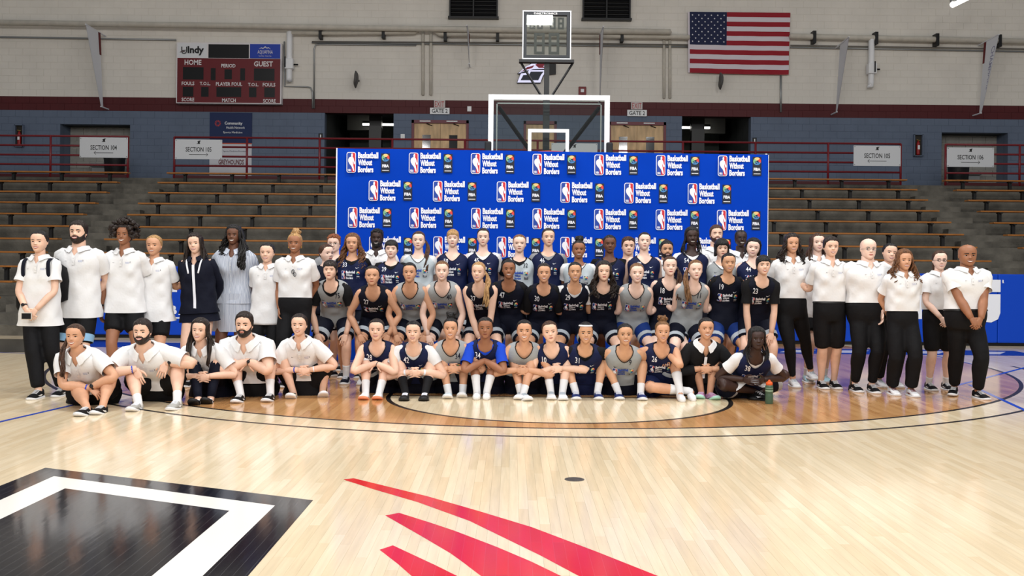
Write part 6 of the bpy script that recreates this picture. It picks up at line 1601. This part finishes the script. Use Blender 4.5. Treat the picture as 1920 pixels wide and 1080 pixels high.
PEOPLE = [
 # --- staff standing, left
 P_((74, 453), 10.95, 'stand', POLO, 'person in white polo, backpack and flared black trousers standing at the far left', skin='fair', hair='bun', hc='black', low=PT, flare=.034, arms=('front', 'front'), feet=((58, 750), (104, 745)), hem=-.29, group=GL, extra=(('watch', -1, M_watch),), tflare=.045, bulk=.9),
 P_((147, 436), 11.35, 'stand', POLO, 'person standing in white polo and black shorts with a sky-blue hem', sex='m', bulk=1.06, skin='fair', hair='short', hc='dark', beard=.03, low=('shorts', C_black, C_sky), arms=('back', 'back'), hem=-.26, slen=.47, group=GL, expr='smile', hpitch=-4, sock=SW_),
 P_((233, 440), 11.55, 'stand', POLO, 'person standing in white polo and black shorts, watch on the hanging arm', skin='brown', hair='afro', hc='dark', low=BK_, arms=('down', 'back'), hem=-.16, group=GL, expr='grin', feet=((200, 738), (262, 735)), extra=(('watch', -1, M_watch),), slen=.34),
 P_((289, 460), 11.75, 'stand', POLO, 'person standing in white polo between the watch wearer and the navy jacket', skin='tan', hair='bun', hc='blonde', browc='brown', low=BK_, arms=('back', 'around'), hem=-.26, group=GL, expr='smile'),
 P_((366, 457), 11.9, 'stand', ('jacket', C_dnavy, C_dnavy), 'person standing in navy zip jacket with white piping', skin='fair', hair='longxl', hc='dark', low=('skirt', C_dnavy), arms=('around', 'back'), hem=-.12, group=GL, extra=(('piping',),), tilt=-6, side=-3),
 P_((438, 441), 12.25, 'stand', ('dress', M_stripe), 'person standing in pale striped shirt dress', skin='dark', hair='curlyside', hc='black', bulk=1.18, low=('none', C_black), arms=('around', 'around'), group=GL, expr='grin', shoe=SH_W, slv=.5),
 P_((501, 474), 12.1, 'stand', POLO, 'person standing in long untucked white polo beside the striped dress', skin='fair', hair='back', hc='black', low=PT, arms=('around', 'back'), hem=-.34, group=GL, tflare=.03),
 P_((553, 456), 11.95, 'stand', POLO, 'person standing in tucked white polo with hoop earrings and hung spectacles', skin='brown', hair='topbun', hc='blonde', browc='dark', bulk=1.06, low=PT, tucked=True, blouse=.006, arms=((524, 578, -.06), 'back'), group=GL, extra=(('earring',),), expr='smile'),
 # --- back row
 P_((626, 457), 13.75, 'stand', ('tee', C_heather), 'person with glasses in grey tee at the left end of the back row', sex='m', skin='pale', hair='curlytop', hc='red', low=BK_, group=GB, extra=(('glasses', M_steel),)),
 P_((612, 475), 13.1, 'stand', ('tee', C_dnavy), 'person in plain navy tee looking right at the left end of the back row', skin='pale', hair='back', hc='brown', low=JS, group=GB, hyaw=24, yaw=20, expr='closed', arms=('back', 'back'), slv=.45),
 P_((661, 456), 12.95, 'stand', J(C_navy, '33', C_black), 'person standing in navy jersey 33 over black tee at the left banner edge', skin='tan', hair='curlylong', hc='ombre', low=JS, group=GB, expr='closed', arms=('back', 'back')),
 P_((707, 447), 13.8, 'stand', POLO, 'person in white polo standing behind navy jerseys 33 and 39', sex='m', skin='deep', hair='curlytop', hc='black', beard=.03, low=BK_, group=GB, arms=('back', 'back')),
 P_((734, 467), 12.95, 'stand', J(C_navy, '39', C_black), 'person standing in navy jersey 39 over black tee, below the white polo in back', skin='pale', hair='bangback', hc='black', low=JS, group=GB, expr='closed', arms=('back', 'back')),
 P_((785, 451), 13.05, 'stand', J(C_lgrey, '', C_white), 'person in pale grey jersey over white tee standing left of navy jersey 50', skin='pale', hair='ponyR', hc='brown', low=JS, group=GB, expr='closed', arms=('back', 'back')),
 P_((849, 447), 13.1, 'stand', J(C_navy, '50'), 'person standing in sleeveless navy jersey 50 left of the middle of the back row', skin='pale', hair='bangback', hc='blonde', low=JS, group=GB, expr='closed', arms=('back', 'back')),
 P_((906, 445), 13.1, 'stand', J(C_navy, '45', C_white), 'person standing in navy jersey 45 over white tee, left of the backboard', skin='pale', hair='ponyback', hc='dark', low=JS, group=GB, expr='closed', arms=('back', 'back')),
 P_((974, 457), 13.1, 'stand', J(C_lgrey, '32', C_black), 'person standing in pale grey jersey 32 over black tee', skin='pale', hair='highback', hc='light', low=JS, group=GB, expr='closed', arms=('back', 'back')),
 P_((1028, 445), 13.1, 'stand', J(C_navy, '46', C_heather), 'person standing in navy jersey 46 over heather grey tee', skin='fair', hair='back', hc='dark', low=JS, group=GB, expr='closed', arms=('back', 'around'), hyaw=6),
 P_((1085, 468), 12.95, 'stand', J(C_lgrey, '', C_white), 'person in pale grey jersey over white tee standing right of navy jersey 46', skin='brown', hair='topbun', hc='black', low=JS, group=GB, expr='smile', arms=('around', 'back')),
 P_((1143, 458), 13.1, 'stand', J(C_navy, '51', C_black), 'person standing in navy jersey 51 over black tee right of the backboard centre', skin='dark', hair='ponyback', hc='black', low=JS, group=GB, expr='closed', arms=('back', 'back'), bulk=1.06),
 P_((1178, 462), 13.8, 'stand', ('tee', C_heather), 'person in grey tee peeking between navy jerseys 51 and 48', sex='m', skin='fair', hair='curlytop', hc='brown', low=BK_, group=GB, expr='closed', arms=('back', 'back')),
 P_((1208, 453), 13.0, 'stand', J(C_navy, '48'), 'person standing in sleeveless navy jersey 48, head tilted, right half of the back row', skin='pale', hair='ponyback', hc='dark', low=JS, group=GB, expr='closed', arms=('back', 'back'), hpitch=-5, tilt=4),
 P_((1250, 469), 13.75, 'stand', POLO, 'person in white polo peeking out behind dark jersey 18', sex='m', skin='olive', hair='short', hc='black', beard=.012, low=BK_, group=GB, arms=('back', 'back'), hpitch=-4),
 P_((1297, 444), 13.0, 'stand', J(C_navy, '54', C_white), 'person standing in navy jersey 54 over white tee toward the right banner edge', skin='deep', hair='braid', hc='black', low=JS, group=GB, arms=('back', 'back')),
 P_((1343, 440), 13.9, 'stand', POLO, 'person in white polo, head tilted back, right behind navy jersey 54', sex='m', skin='fair', hair='short', hc='brown', beard=.014, low=BK_, group=GB, expr='grin', hpitch=-6, eyes='shut', arms=('back', 'back')),
 P_((1353, 466), 13.0, 'stand', J(C_grey, '', C_white), 'person in grey jersey over white tee standing just behind dark jersey 19', skin='fair', hair='bangbob', hc='black', low=JS, group=GB, expr='closed', arms=('back', 'back')),
 P_((1389, 448), 13.7, 'stand', POLO, 'person with dark glasses in white polo near the right banner edge', skin='deep', hair='back', hc='black', low=BK_, group=GB, extra=(('glasses', M_bblk),), hpitch=-6, bulk=1.15, arms=('back', 'back')),
 P_((1412, 465), 12.95, 'stand', J(C_navy, '44'), 'person standing in navy jersey 44 at the right end of the back row', skin='pale', hair='bob', hc='black', low=JS, group=GB, arms=('back', 'back'), hyaw=-10, tilt=8),
 # --- middle row, bending
 P_((619, 506), 12.5, 'lean', J(C_grey, '75', C_black), 'person bending in grey jersey 75 over black tee, hands on knees', skin='fair', hair='bangback', hc='dark', low=JS, arms=('knee', 'knee'), group=GM, expr='closed', sock=SK_, shoe=SH_NV, slv=.38, slen=.40),
 P_((698, 517), 12.45, 'lean', J(C_dnavy, '27'), 'person bending in dark sleeveless jersey 27, hands on knees', skin='tan', hair='ponyback', hc='black', low=JS, arms=('knee', 'knee'), group=GM, expr='closed', hyaw=4, sock=SK_, shoe=SH_W),
 P_((768, 511), 12.45, 'lean', J(C_grey, ''), 'person bending in grey jersey between jerseys 27 and 40, hands on knees', skin='tan', hair='ponyback', hc='black', low=JS, arms=('knee', 'knee'), group=GM, expr='closed', sock=SK_, shoe=SH_BW),
 P_((829, 508), 12.45, 'lean', J(C_grey, '40'), 'person bending in grey jersey 40, hands on knees', skin='pale', hair='ponyback', hc='light', low=JS, arms=('knee', 'knee'), group=GM, sock=SK_, shoe=SH_W),
 P_((897, 510), 12.4, 'lean', J(C_dnavy, '37'), 'person bending in dark jersey 37, hands together between the knees', skin='fair', hair='ponyR', hc='blonde', low=JS, arms=('together', 'together'), group=GM, hyaw=-8, tilt=4, side=-4),
 P_((954, 505), 12.5, 'lean', J(C_dnavy, '47', C_black), 'person bending in dark jersey 47 over black tee beside the clasped-hands dark jersey', skin='brown', hair='back', hc='black', low=JS, arms=('around', 'around'), group=GM, hip=.425, slv=.5, bulk=1.08),
 P_((1020, 512), 12.5, 'lean', J(C_dnavy, '30', C_black), 'person bending in dark jersey 30 over black tee in the middle of the row', skin='tan', hair='ponyback', hc='dark', low=JS, arms=('around', 'around'), group=GM, hip=.425, slv=.5),
 P_((1078, 510), 12.5, 'lean', J(C_dnavy, '29', C_white), 'person bending in dark jersey 29 over white tee', skin='olive', hair='bun', hc='black', low=JS, arms=('around', 'around'), group=GM, hip=.425),
 P_((1132, 509), 12.5, 'lean', J(C_dnavy, '', C_black), 'person bending in dark unnumbered jersey over black tee, right of jersey 29', skin='fair', hair='curlylong', hc='dark', low=JS, arms=('back', 'back'), group=GM, hip=.425, expr='closed', slv=.5),
 P_((1194, 512), 12.5, 'lean', J(C_grey, '1'), 'person bending in grey jersey 1 with bright blue shorts', skin='pale', hair='back', hc='light', low=('shorts', C_royal, C_hem), arms=('around', 'around'), group=GM, hip=.425),
 P_((1256, 499), 12.5, 'lean', J(C_dnavy, '18'), 'person bending in dark jersey 18', skin='pale', hair='ponyR', hc='brown', low=JS, arms=('around', 'around'), group=GM, hip=.43, expr='closed'),
 P_((1304, 506), 12.4, 'lean', J(C_grey, '11'), 'person bending in grey jersey 11', skin='pale', hair='ponyL', hc='light', low=JS, arms=('around', 'around'), group=GM, hip=.425, expr='closed', side=4),
 P_((1366, 493), 12.4, 'lean', J(C_dnavy, '19', C_black), 'person bending in dark jersey 19 with bright blue shorts', skin='olive', hair='ponyback', hc='black', low=('shorts', C_royal, C_hem), arms=('around', 'around'), group=GM, hip=.44, slv=.5),
 P_((1431, 497), 12.3, 'lean', J(C_dnavy, '23', C_black), 'person bending in dark jersey 23 over black tee, hands on thighs', skin='fair', hair='bangback', hc='black', low=('shorts', C_dnavy, C_hem), arms=('thigh', 'thigh'), group=GM, hip=.48, slv=.42, sock=SK_, shoe=SH_W),
 # --- seated front row
 P_((141, 630), 10.42, 'sit', POLO, 'person in white polo sitting at the left end of the front row', skin='tan', hair='ponyLcornrow', hc='brown', low=BK_, arms=('over', 'over'), feet=((148, 781), (178, 778)), group=GS, expr='grin', bulk=1.18, splay=.5, pitch=(12, 12), shoe=SH_BW, slen=.22, extra=(('band', -1, M_band, .014), ('watch', 1, M_watch))),
 P_((267, 622), 10.7, 'sit', POLO, 'person sitting in white polo with grey sneakers, hands hanging over knees', sex='m', skin='fair', hair='short', hc='dark', beard=.028, low=BK_, arms=('hang', 'hang'), feet=((246, 772), (320, 770)), group=GS, bulk=1.1, splay=.4, pitch=(14, 6), shoe=SH_G, sock=SW_, extra=(('band', -1, M_band, .014), ('watch', 1, M_watch))),
 P_((375, 619), 11.0, 'sit', POLO, 'person sitting in white polo and dark leggings', skin='fair', hair='longxl', hc='dark', low=('leggings', C_dnavy), arms=('clasp', 'clasp'), feet=((363, 760), (386, 758)), group=GS, hem=.30, waist=.4, pitch=(30, 30), shoe=SH_BB, tilt=4),
 P_((458, 609), 11.15, 'sit', POLO, 'person sitting in white polo with black shoes and tall white socks', sex='m', skin='fair', hair='short', hc='dark', beard=.018, low=BK_, arms=('over', 'over'), feet=((442, 756), (499, 754)), group=GS, expr='closed', bulk=1.2, hk=1.06, pitch=(10, 10), shoe=SH_BW, sock=SK_, splay=.25, extra=(('watch', 1, M_watch),)),
 P_((561, 609), 11.25, 'sit', POLO, 'person sitting in white polo with cream running shoes', skin='fair', hair='bun', hc='dark', low=BK_, arms=('clasp', 'clasp'), feet=((545, 748), (606, 745)), group=GS, pitch=(26, 30), toe=(0, 14), shoe=SH_CR, splay=.35, extra=(('band', -1, M_band, .012), ('band', 1, M_bwht, .01))),
 P_((706, 618), 11.5, 'sit', J(C_navy, '28'), 'person sitting in navy jersey 28 with white knee sleeve', skin='fair', hair='ponyback', hc='dark', low=('shorts', C_dnavy, C_hem), arms=('over', 'over'), feet=((681, 750), (707, 750)), group=GS, pitch=(14, 14), shoe=SH_WO, sock=SK_, extra=(('kneesleeve', -1), ('band', 1, M_bblk, .008)), pz=.44),
 P_((775, 622), 11.5, 'sit', J(C_navy, '42', C_white), 'person sitting in navy jersey 42 over white tee with black socks', skin='fair', hair='ponyback', hc='black', low=('shorts', C_dnavy, C_hem), arms=('clasp', 'clasp'), feet=((757, 752), (794, 752)), group=GS, pitch=(12, 12), shoe=SH_SL, sock=(C_sockb, .13), bulk=1.08, splay=.3, extra=(('band', -1, M_bwht, .02), ('band', 1, M_bwht, .02))),
 P_((845, 616), 11.5, 'sit', J(C_grey, '34'), 'person sitting in grey jersey with pale blue shoes', skin='tan', hair='topbun', hc='black', low=('shorts', C_dnavy, C_hem), arms=('clasp', 'clasp'), feet=((839, 748), (866, 746)), group=GS, pitch=(20, 24), shoe=SH_LB, sock=SW_),
 P_((910, 615), 11.5, 'sit', J(C_navy, '34', C_blue), 'person sitting in navy jersey over bright blue tee, shoeless in white socks', skin='brown', hair='back', hc='black', low=('shorts', C_dnavy, C_hem), arms=('over', 'over'), feet=((893, 750), (912, 750)), group=GS, shoe=None, sock=(C_sockw, .12), expr='closed', pitch=(6, 6), slv=.4),
 P_((983, 620), 11.5, 'sit', J(C_grey, ''), 'person sitting in grey jersey with crossed white shoes', skin='tan', hair='ponyback', hc='black', low=('shorts', C_dnavy, C_hem), arms=('clasp', 'clasp'), feet=((972, 750), (990, 752)), group=GS, shoe=SH_W, sock=SW_, pitch=(14, 14), expr='grin', toe=(-8, 16)),
 P_((1031, 622), 11.5, 'sit', J(C_navy, '10'), 'person sitting in navy jersey 10, head tilted, white shoes', skin='fair', hair='back', hc='brown', low=('shorts', C_dnavy, C_hem), arms=('clasp', 'clasp'), feet=((1034, 750), (1056, 751)), group=GS, shoe=SH_W, sock=SK_, expr='closed', tilt=-8, side=-6, pitch=(10, 10)),
 P_((1098, 624), 11.5, 'sit', J(C_navy, '31', C_black), 'person sitting in navy jersey 31 with white headband', skin='olive', hair='ponyback', hc='black', low=('shorts', C_navy, C_hem), arms=('back', 'back'), feet=((1081, 750), (1123, 750)), group=GS, shoe=SH_BL, sock=SW_, splay=.35, pitch=(8, 8), extra=(('headband', C_white),), slv=.6),
 P_((1172, 627), 11.5, 'sit', J(C_grey, '9'), 'person sitting in grey jersey 9 with navy shoes', skin='olive', hair='ponyback', hc='black', low=('shorts', C_dnavy, C_hem), arms=('back', 'back'), feet=((1162, 750), (1205, 751)), group=GS, shoe=SH_BL, sock=SW_, splay=.35, pitch=(8, 8)),
 P_((1242, 622), 11.55, 'sit', J(C_navy, '26'), 'person sitting in navy jersey 26, one leg flat, white socks', skin='tan', hair='topbun', hc='light', low=('shorts', C_navy, C_hem), arms=('back', 'hang'), feet=((1300, 752), (1280, 754)), group=GS, shoe=None, sock=(C_sockw, .15), legs='one', flat=-1),
 P_((1324, 616), 11.5, 'sit', ('jacket', C_black, C_white), 'person sitting in black zip jacket with white collar and lilac shoes', skin='tan', hair='back', hc='black', low=BK_, arms=('clasp', 'clasp'), feet=((1312, 748), (1342, 750)), group=GS, shoe=SH_PU, pitch=(16, 16), expr='grin', toe=(-16, 10), slv=.9),
 P_((1419, 635), 11.35, 'sit', J(C_navy, '38', C_white), 'person sitting cross-legged in navy jersey 38 over white tee behind a bottle', skin='deep', hair='braid', hc='black', low=('shorts', C_dnavy, C_hem), arms=('lap', 'lap'), feet=((1442, 752), (1412, 750)), group=GS, legs='cross', shoe=SH_BB, expr='closed', S=1.80, toe=(40, -40)),
 # --- staff standing, right
 P_((1485, 457), 12.35, 'stand', POLO, 'person standing in tucked white polo and slim black trousers with white shoes', skin='tan', hair='curly', hc='dark', low=PT, flare=.004, tucked=True, blouse=.006, arms=('back', 'around'), group=GR, shoe=SH_W, feet=((1494, 727), (1530, 722))),
 P_((1533, 455), 12.9, 'stand', POLO, 'person in untucked white polo half hidden left of the long black shorts', skin='pale', hair='longback', hc='brown', low=BK_, arms=('back', 'back'), hem=-.3, group=GR, shoe=SH_LB, sock=SW_),
 P_((1558, 463), 12.05, 'stand', POLO, 'person standing in tucked white polo and long black shorts, arms around neighbours', skin='fair', hair='short', hc='dark', low=BK_, slen=.47, tucked=True, blouse=.004, arms=('around', 'around'), group=GR, shoe=SH_BW, feet=((1548, 730), (1572, 730)), belt=True),
 P_((1628, 467), 11.95, 'stand', POLO, 'person standing with glasses and gold watch in white polo and black trousers', sex='m', skin='pale', hair='bald', hc='grey', bulk=1.22, low=PT, flare=.018, tucked=True, blouse=.006, arms=('back', (1654, 586, -.14)), group=GR, shoe=SH_BW, feet=((1612, 736), (1644, 738)), extra=(('glasses', M_steel), ('watch', 1, M_gold)), expr='closed'),
 P_((1668, 474), 12.5, 'stand', POLO, 'person in white polo peeking out behind the gold watch wearer', skin='fair', hair='back', hc='black', low=PT, arms=('back', 'back'), group=GR, shoe=SH_W, tilt=8),
 P_((1695, 488), 11.65, 'stand', POLO, 'person standing in white polo and wide black trousers, hands behind the back', skin='tan', hair='curly', hc='ombre', low=PT, flare=.038, tucked=True, blouse=.012, arms=('back', 'back'), group=GR, shoe=SH_WM, feet=((1682, 742), (1718, 745)), expr='smile'),
 P_((1762, 488), 12.05, 'stand', POLO, 'person standing with glasses, clasped hands, white polo and black shorts', skin='pale', hair='ponyback', hc='brown', low=BK_, slen=.44, tucked=True, blouse=.004, arms=('front', 'front'), group=GR, shoe=SH_BW, sock=SW_, feet=((1752, 733), (1784, 733)), extra=(('glasses', M_bblk), ('watch', 1, M_watch)), hyaw=-8),
 P_((1814, 479), 11.45, 'stand', POLO, 'person in white polo and black trousers, hands clasped, at the right end', sex='m', skin='brown', hair='bald', hc='black', bulk=1.2, low=PT, flare=.028, tucked=True, blouse=.01, belt=True, arms=('front', 'front'), group=GR, shoe=SH_BW, feet=((1785, 743), (1850, 750)), hyaw=-6, toe=(-30, 8)),
]
BUILT = []
for sp in PEOPLE: BUILT.append(person(sp))
# ------------------------------------------------------------------ things carried or standing among the group
def vec(p): return Vector((float(p[0]), float(p[1]), float(p[2])))
B0 = BUILT[0]; tor0 = B0['tor']
# backpack on the far-left person
bk_ = tor0.frame(.55)[0] + np.array([0, .20, 0]); e = empty('backpack', vec(bk_), 'black backpack worn by the person at the far left', 'backpack')
b = MB(); A = []
for z, w_, d_ in ((-.24, .10, .05), (-.20, .19, .09), (0, .20, .10), (.14, .18, .09), (.20, .09, .05)):
    A.append([bk_ + np.array([w_ * math.copysign(abs(math.cos(q)) ** .6, math.cos(q)), d_ * math.copysign(abs(math.sin(q)) ** .6, math.sin(q)), z]) for q in np.linspace(0, 2 * math.pi, 16, endpoint=False)])
A = np.array(A); b.grid(A, 0, True, A[0].mean(0), A[-1].mean(0)); b.build('pack', C_black, e, smooth=True)
for sd in (-1, 1):
    b = MB(); tube(b, [tor0.ring(t, np.array([o]), np.array([sd * a]))[0] for t, o, a in ((.70, .03, 2.7), (.93, .035, 2.2), (.99, .040, 1.5), (.95, .042, .75), (.80, .040, .62), (.62, .036, .80), (.50, .034, 1.3))], [(.020, .006)] * 7, 8, ref=(1, 0, 0)); b.build('strap', C_dnavy, e, smooth=True)
pk = bk_ + np.array([-.25, -.06, -.12]); b = MB(); A = []
for z, w_ in ((-.20, .05), (-.15, .07), (.06, .07), (.08, .06)): A.append([pk + np.array([w_ * math.cos(q), w_ * math.sin(q), z]) for q in np.linspace(0, 2 * math.pi, 12, endpoint=False)])
A = np.array(A); b.grid(A, 0, True, A[0].mean(0), None); b.build('side_pocket', C_black, e, smooth=True)
def bottle(p, h, label, body, cap):
    e = empty('water_bottle', vec(p), label, 'bottle'); b = MB(); x, y, z = p; r = h * .165
    tube(b, [(x, y, z + 0.004), (x, y, z + h * .02), (x, y, z + h * .35), (x, y, z + h * .42), (x, y, z + h * .5), (x, y, z + h * .74), (x, y, z + h * .8)], [r * .9, r, r, r * .93, r, r, r * .8], 16, sub=2); b.build('flask', body, e, smooth=True)
    b = MB(); tube(b, [(x, y, z + h * .79), (x, y, z + h * .90), (x, y, z + h * .92)], [r * .86, r * .86, r * .7], 16, sub=1); c = b.build('cap', cap, e, smooth=True)
    b = MB(); tube(b, [(x, y, z + h * .92), (x, y, z + h * .97), (x, y, z + h)], [r * .3, r * .34, r * .28], 10, sub=1); b.build('spout', cap, c, smooth=True)
    b = MB(); tube(b, [(x, y, z + h * .53), (x, y, z + h * .68)], [r * 1.012, r * 1.012], 16, sub=1, caps=(False, False)); b.build('printed_band', mat('bottle_print', (150, 176, 150), .5), e, smooth=True)
M_cap = mat('cap_orange', (230, 100, 46), .45)
q = floor_at(1442, 757); bottle((q.x, q.y, 0), .245, 'green sports bottle with orange cap on the floor in front of navy jersey 38', mat('bottle_green', (70, 96, 76), .35), M_cap)
bottle((pk[0], pk[1], pk[2] - .05), .20, 'clear green bottle with orange cap in the backpack side pocket', mat('bottle_clear', (120, 150, 130), .25), M_cap)
# phone in the clasped hands
h0 = (B0['WR'][-1] + B0['WR'][1]) / 2 + np.array([-.03, -.05, -.07]); e = empty('phone', vec(h0), 'phone in pale case held low by the person at the far left', 'phone')
bx_ = lambda nm, a, c, mt: box_obj(nm, h0[0] + a[0], h0[0] + a[1], h0[1] + c[0], h0[1] + c[1], h0[2] - .037, h0[2] + .037, mt, e, bevel=.004)
bx_('case', (-.05, .06), (0, .010), mat('phone_case', (206, 196, 184), .4)); box_obj('screen', h0[0] - .042, h0[0] + .052, h0[1] - .002, h0[1] + .001, h0[2] - .029, h0[2] + .029, mat('phone_screen', (24, 24, 28), .12), e)
# walking cane
a_, c_ = floor_at(1594, 731), at(1607, 595, 12.3)
e = empty('walking_cane', a_, 'slim grey metal walking cane behind the person with the gold watch', 'cane')
b = MB(); rod(b, a_ + Vector((0, 0, .03)), c_, .011, 10); b.build('shaft', mat('cane_metal', (150, 140, 128), .35, .6), e, smooth=True)
b = MB(); tube(b, [tuple(a_), tuple(a_ + Vector((0, 0, .05)))], [.022, .016], 10, sub=1); b.build('rubber_foot', M_black, e, smooth=True)
b = MB(); tube(b, [tuple(c_ - Vector((0, 0, .02))), tuple(c_ + Vector((.0, 0, .02))), tuple(c_ + Vector((.05, -.02, .03))), tuple(c_ + Vector((.12, -.02, .015)))], [.013, .014, .016, .015], 10, sub=3); b.build('handle', M_black, e, smooth=True)
# spectacles hung on the shirt of the person with the updo
B7 = BUILT[7]; tp = B7['tor']; e = empty('spectacles', vec(tp.front(.02, .74, .05)), 'dark folded spectacles hanging from a white polo placket', 'spectacles')
for k, (x_, t_) in enumerate(((-.012, .755), (.008, .705))):
    b = MB(); tube(b, [tp.front(x_ + .016 * math.cos(q) + .02, t_ + .045 * math.sin(q), .045) for q in np.linspace(0, 6.283, 15)], [.003] * 15, 5, sub=1, caps=(False, False)); b.build('rim', M_bblk, e)
b = MB(); tube(b, [tp.front(.005, .80, .045), tp.front(.012, .76, .048), tp.front(.03, .66, .045)], [.003] * 3, 5, sub=2); b.build('temple', M_bblk, e)
# white towel on the lap of the person in navy jersey 38
B38 = next(x for x in BUILT if 'jersey 38' in x['root']['label']); c = (B38['KN'][-1] + B38['KN'][1]) / 2 * .4 + B38['tor'].P * .6 + np.array([-.02, -.14, .06])
b = MB(); A = []
rg = random.Random(3)
for i in range(9):
    u = i / 8 - .5; A.append([c + np.array([u * .36, v * .20 - .05, .05 * math.cos(u * 3) + .022 * math.sin(9 * u + 7 * v) - .10 * max(0, -v - .15) * 2 + rg.uniform(-.006, .006)]) for v in np.linspace(-.5, .5, 8)])
A = np.array(A); b.grid(A, 0, False); B_ = A.copy(); B_[:, :, 2] -= .014; b.grid(B_[:, ::-1], 0, False)
b.build('towel', C_white, None, smooth=True, loc=vec(c), label='crumpled white towel on the lap of the person in navy jersey 38', cat='towel')
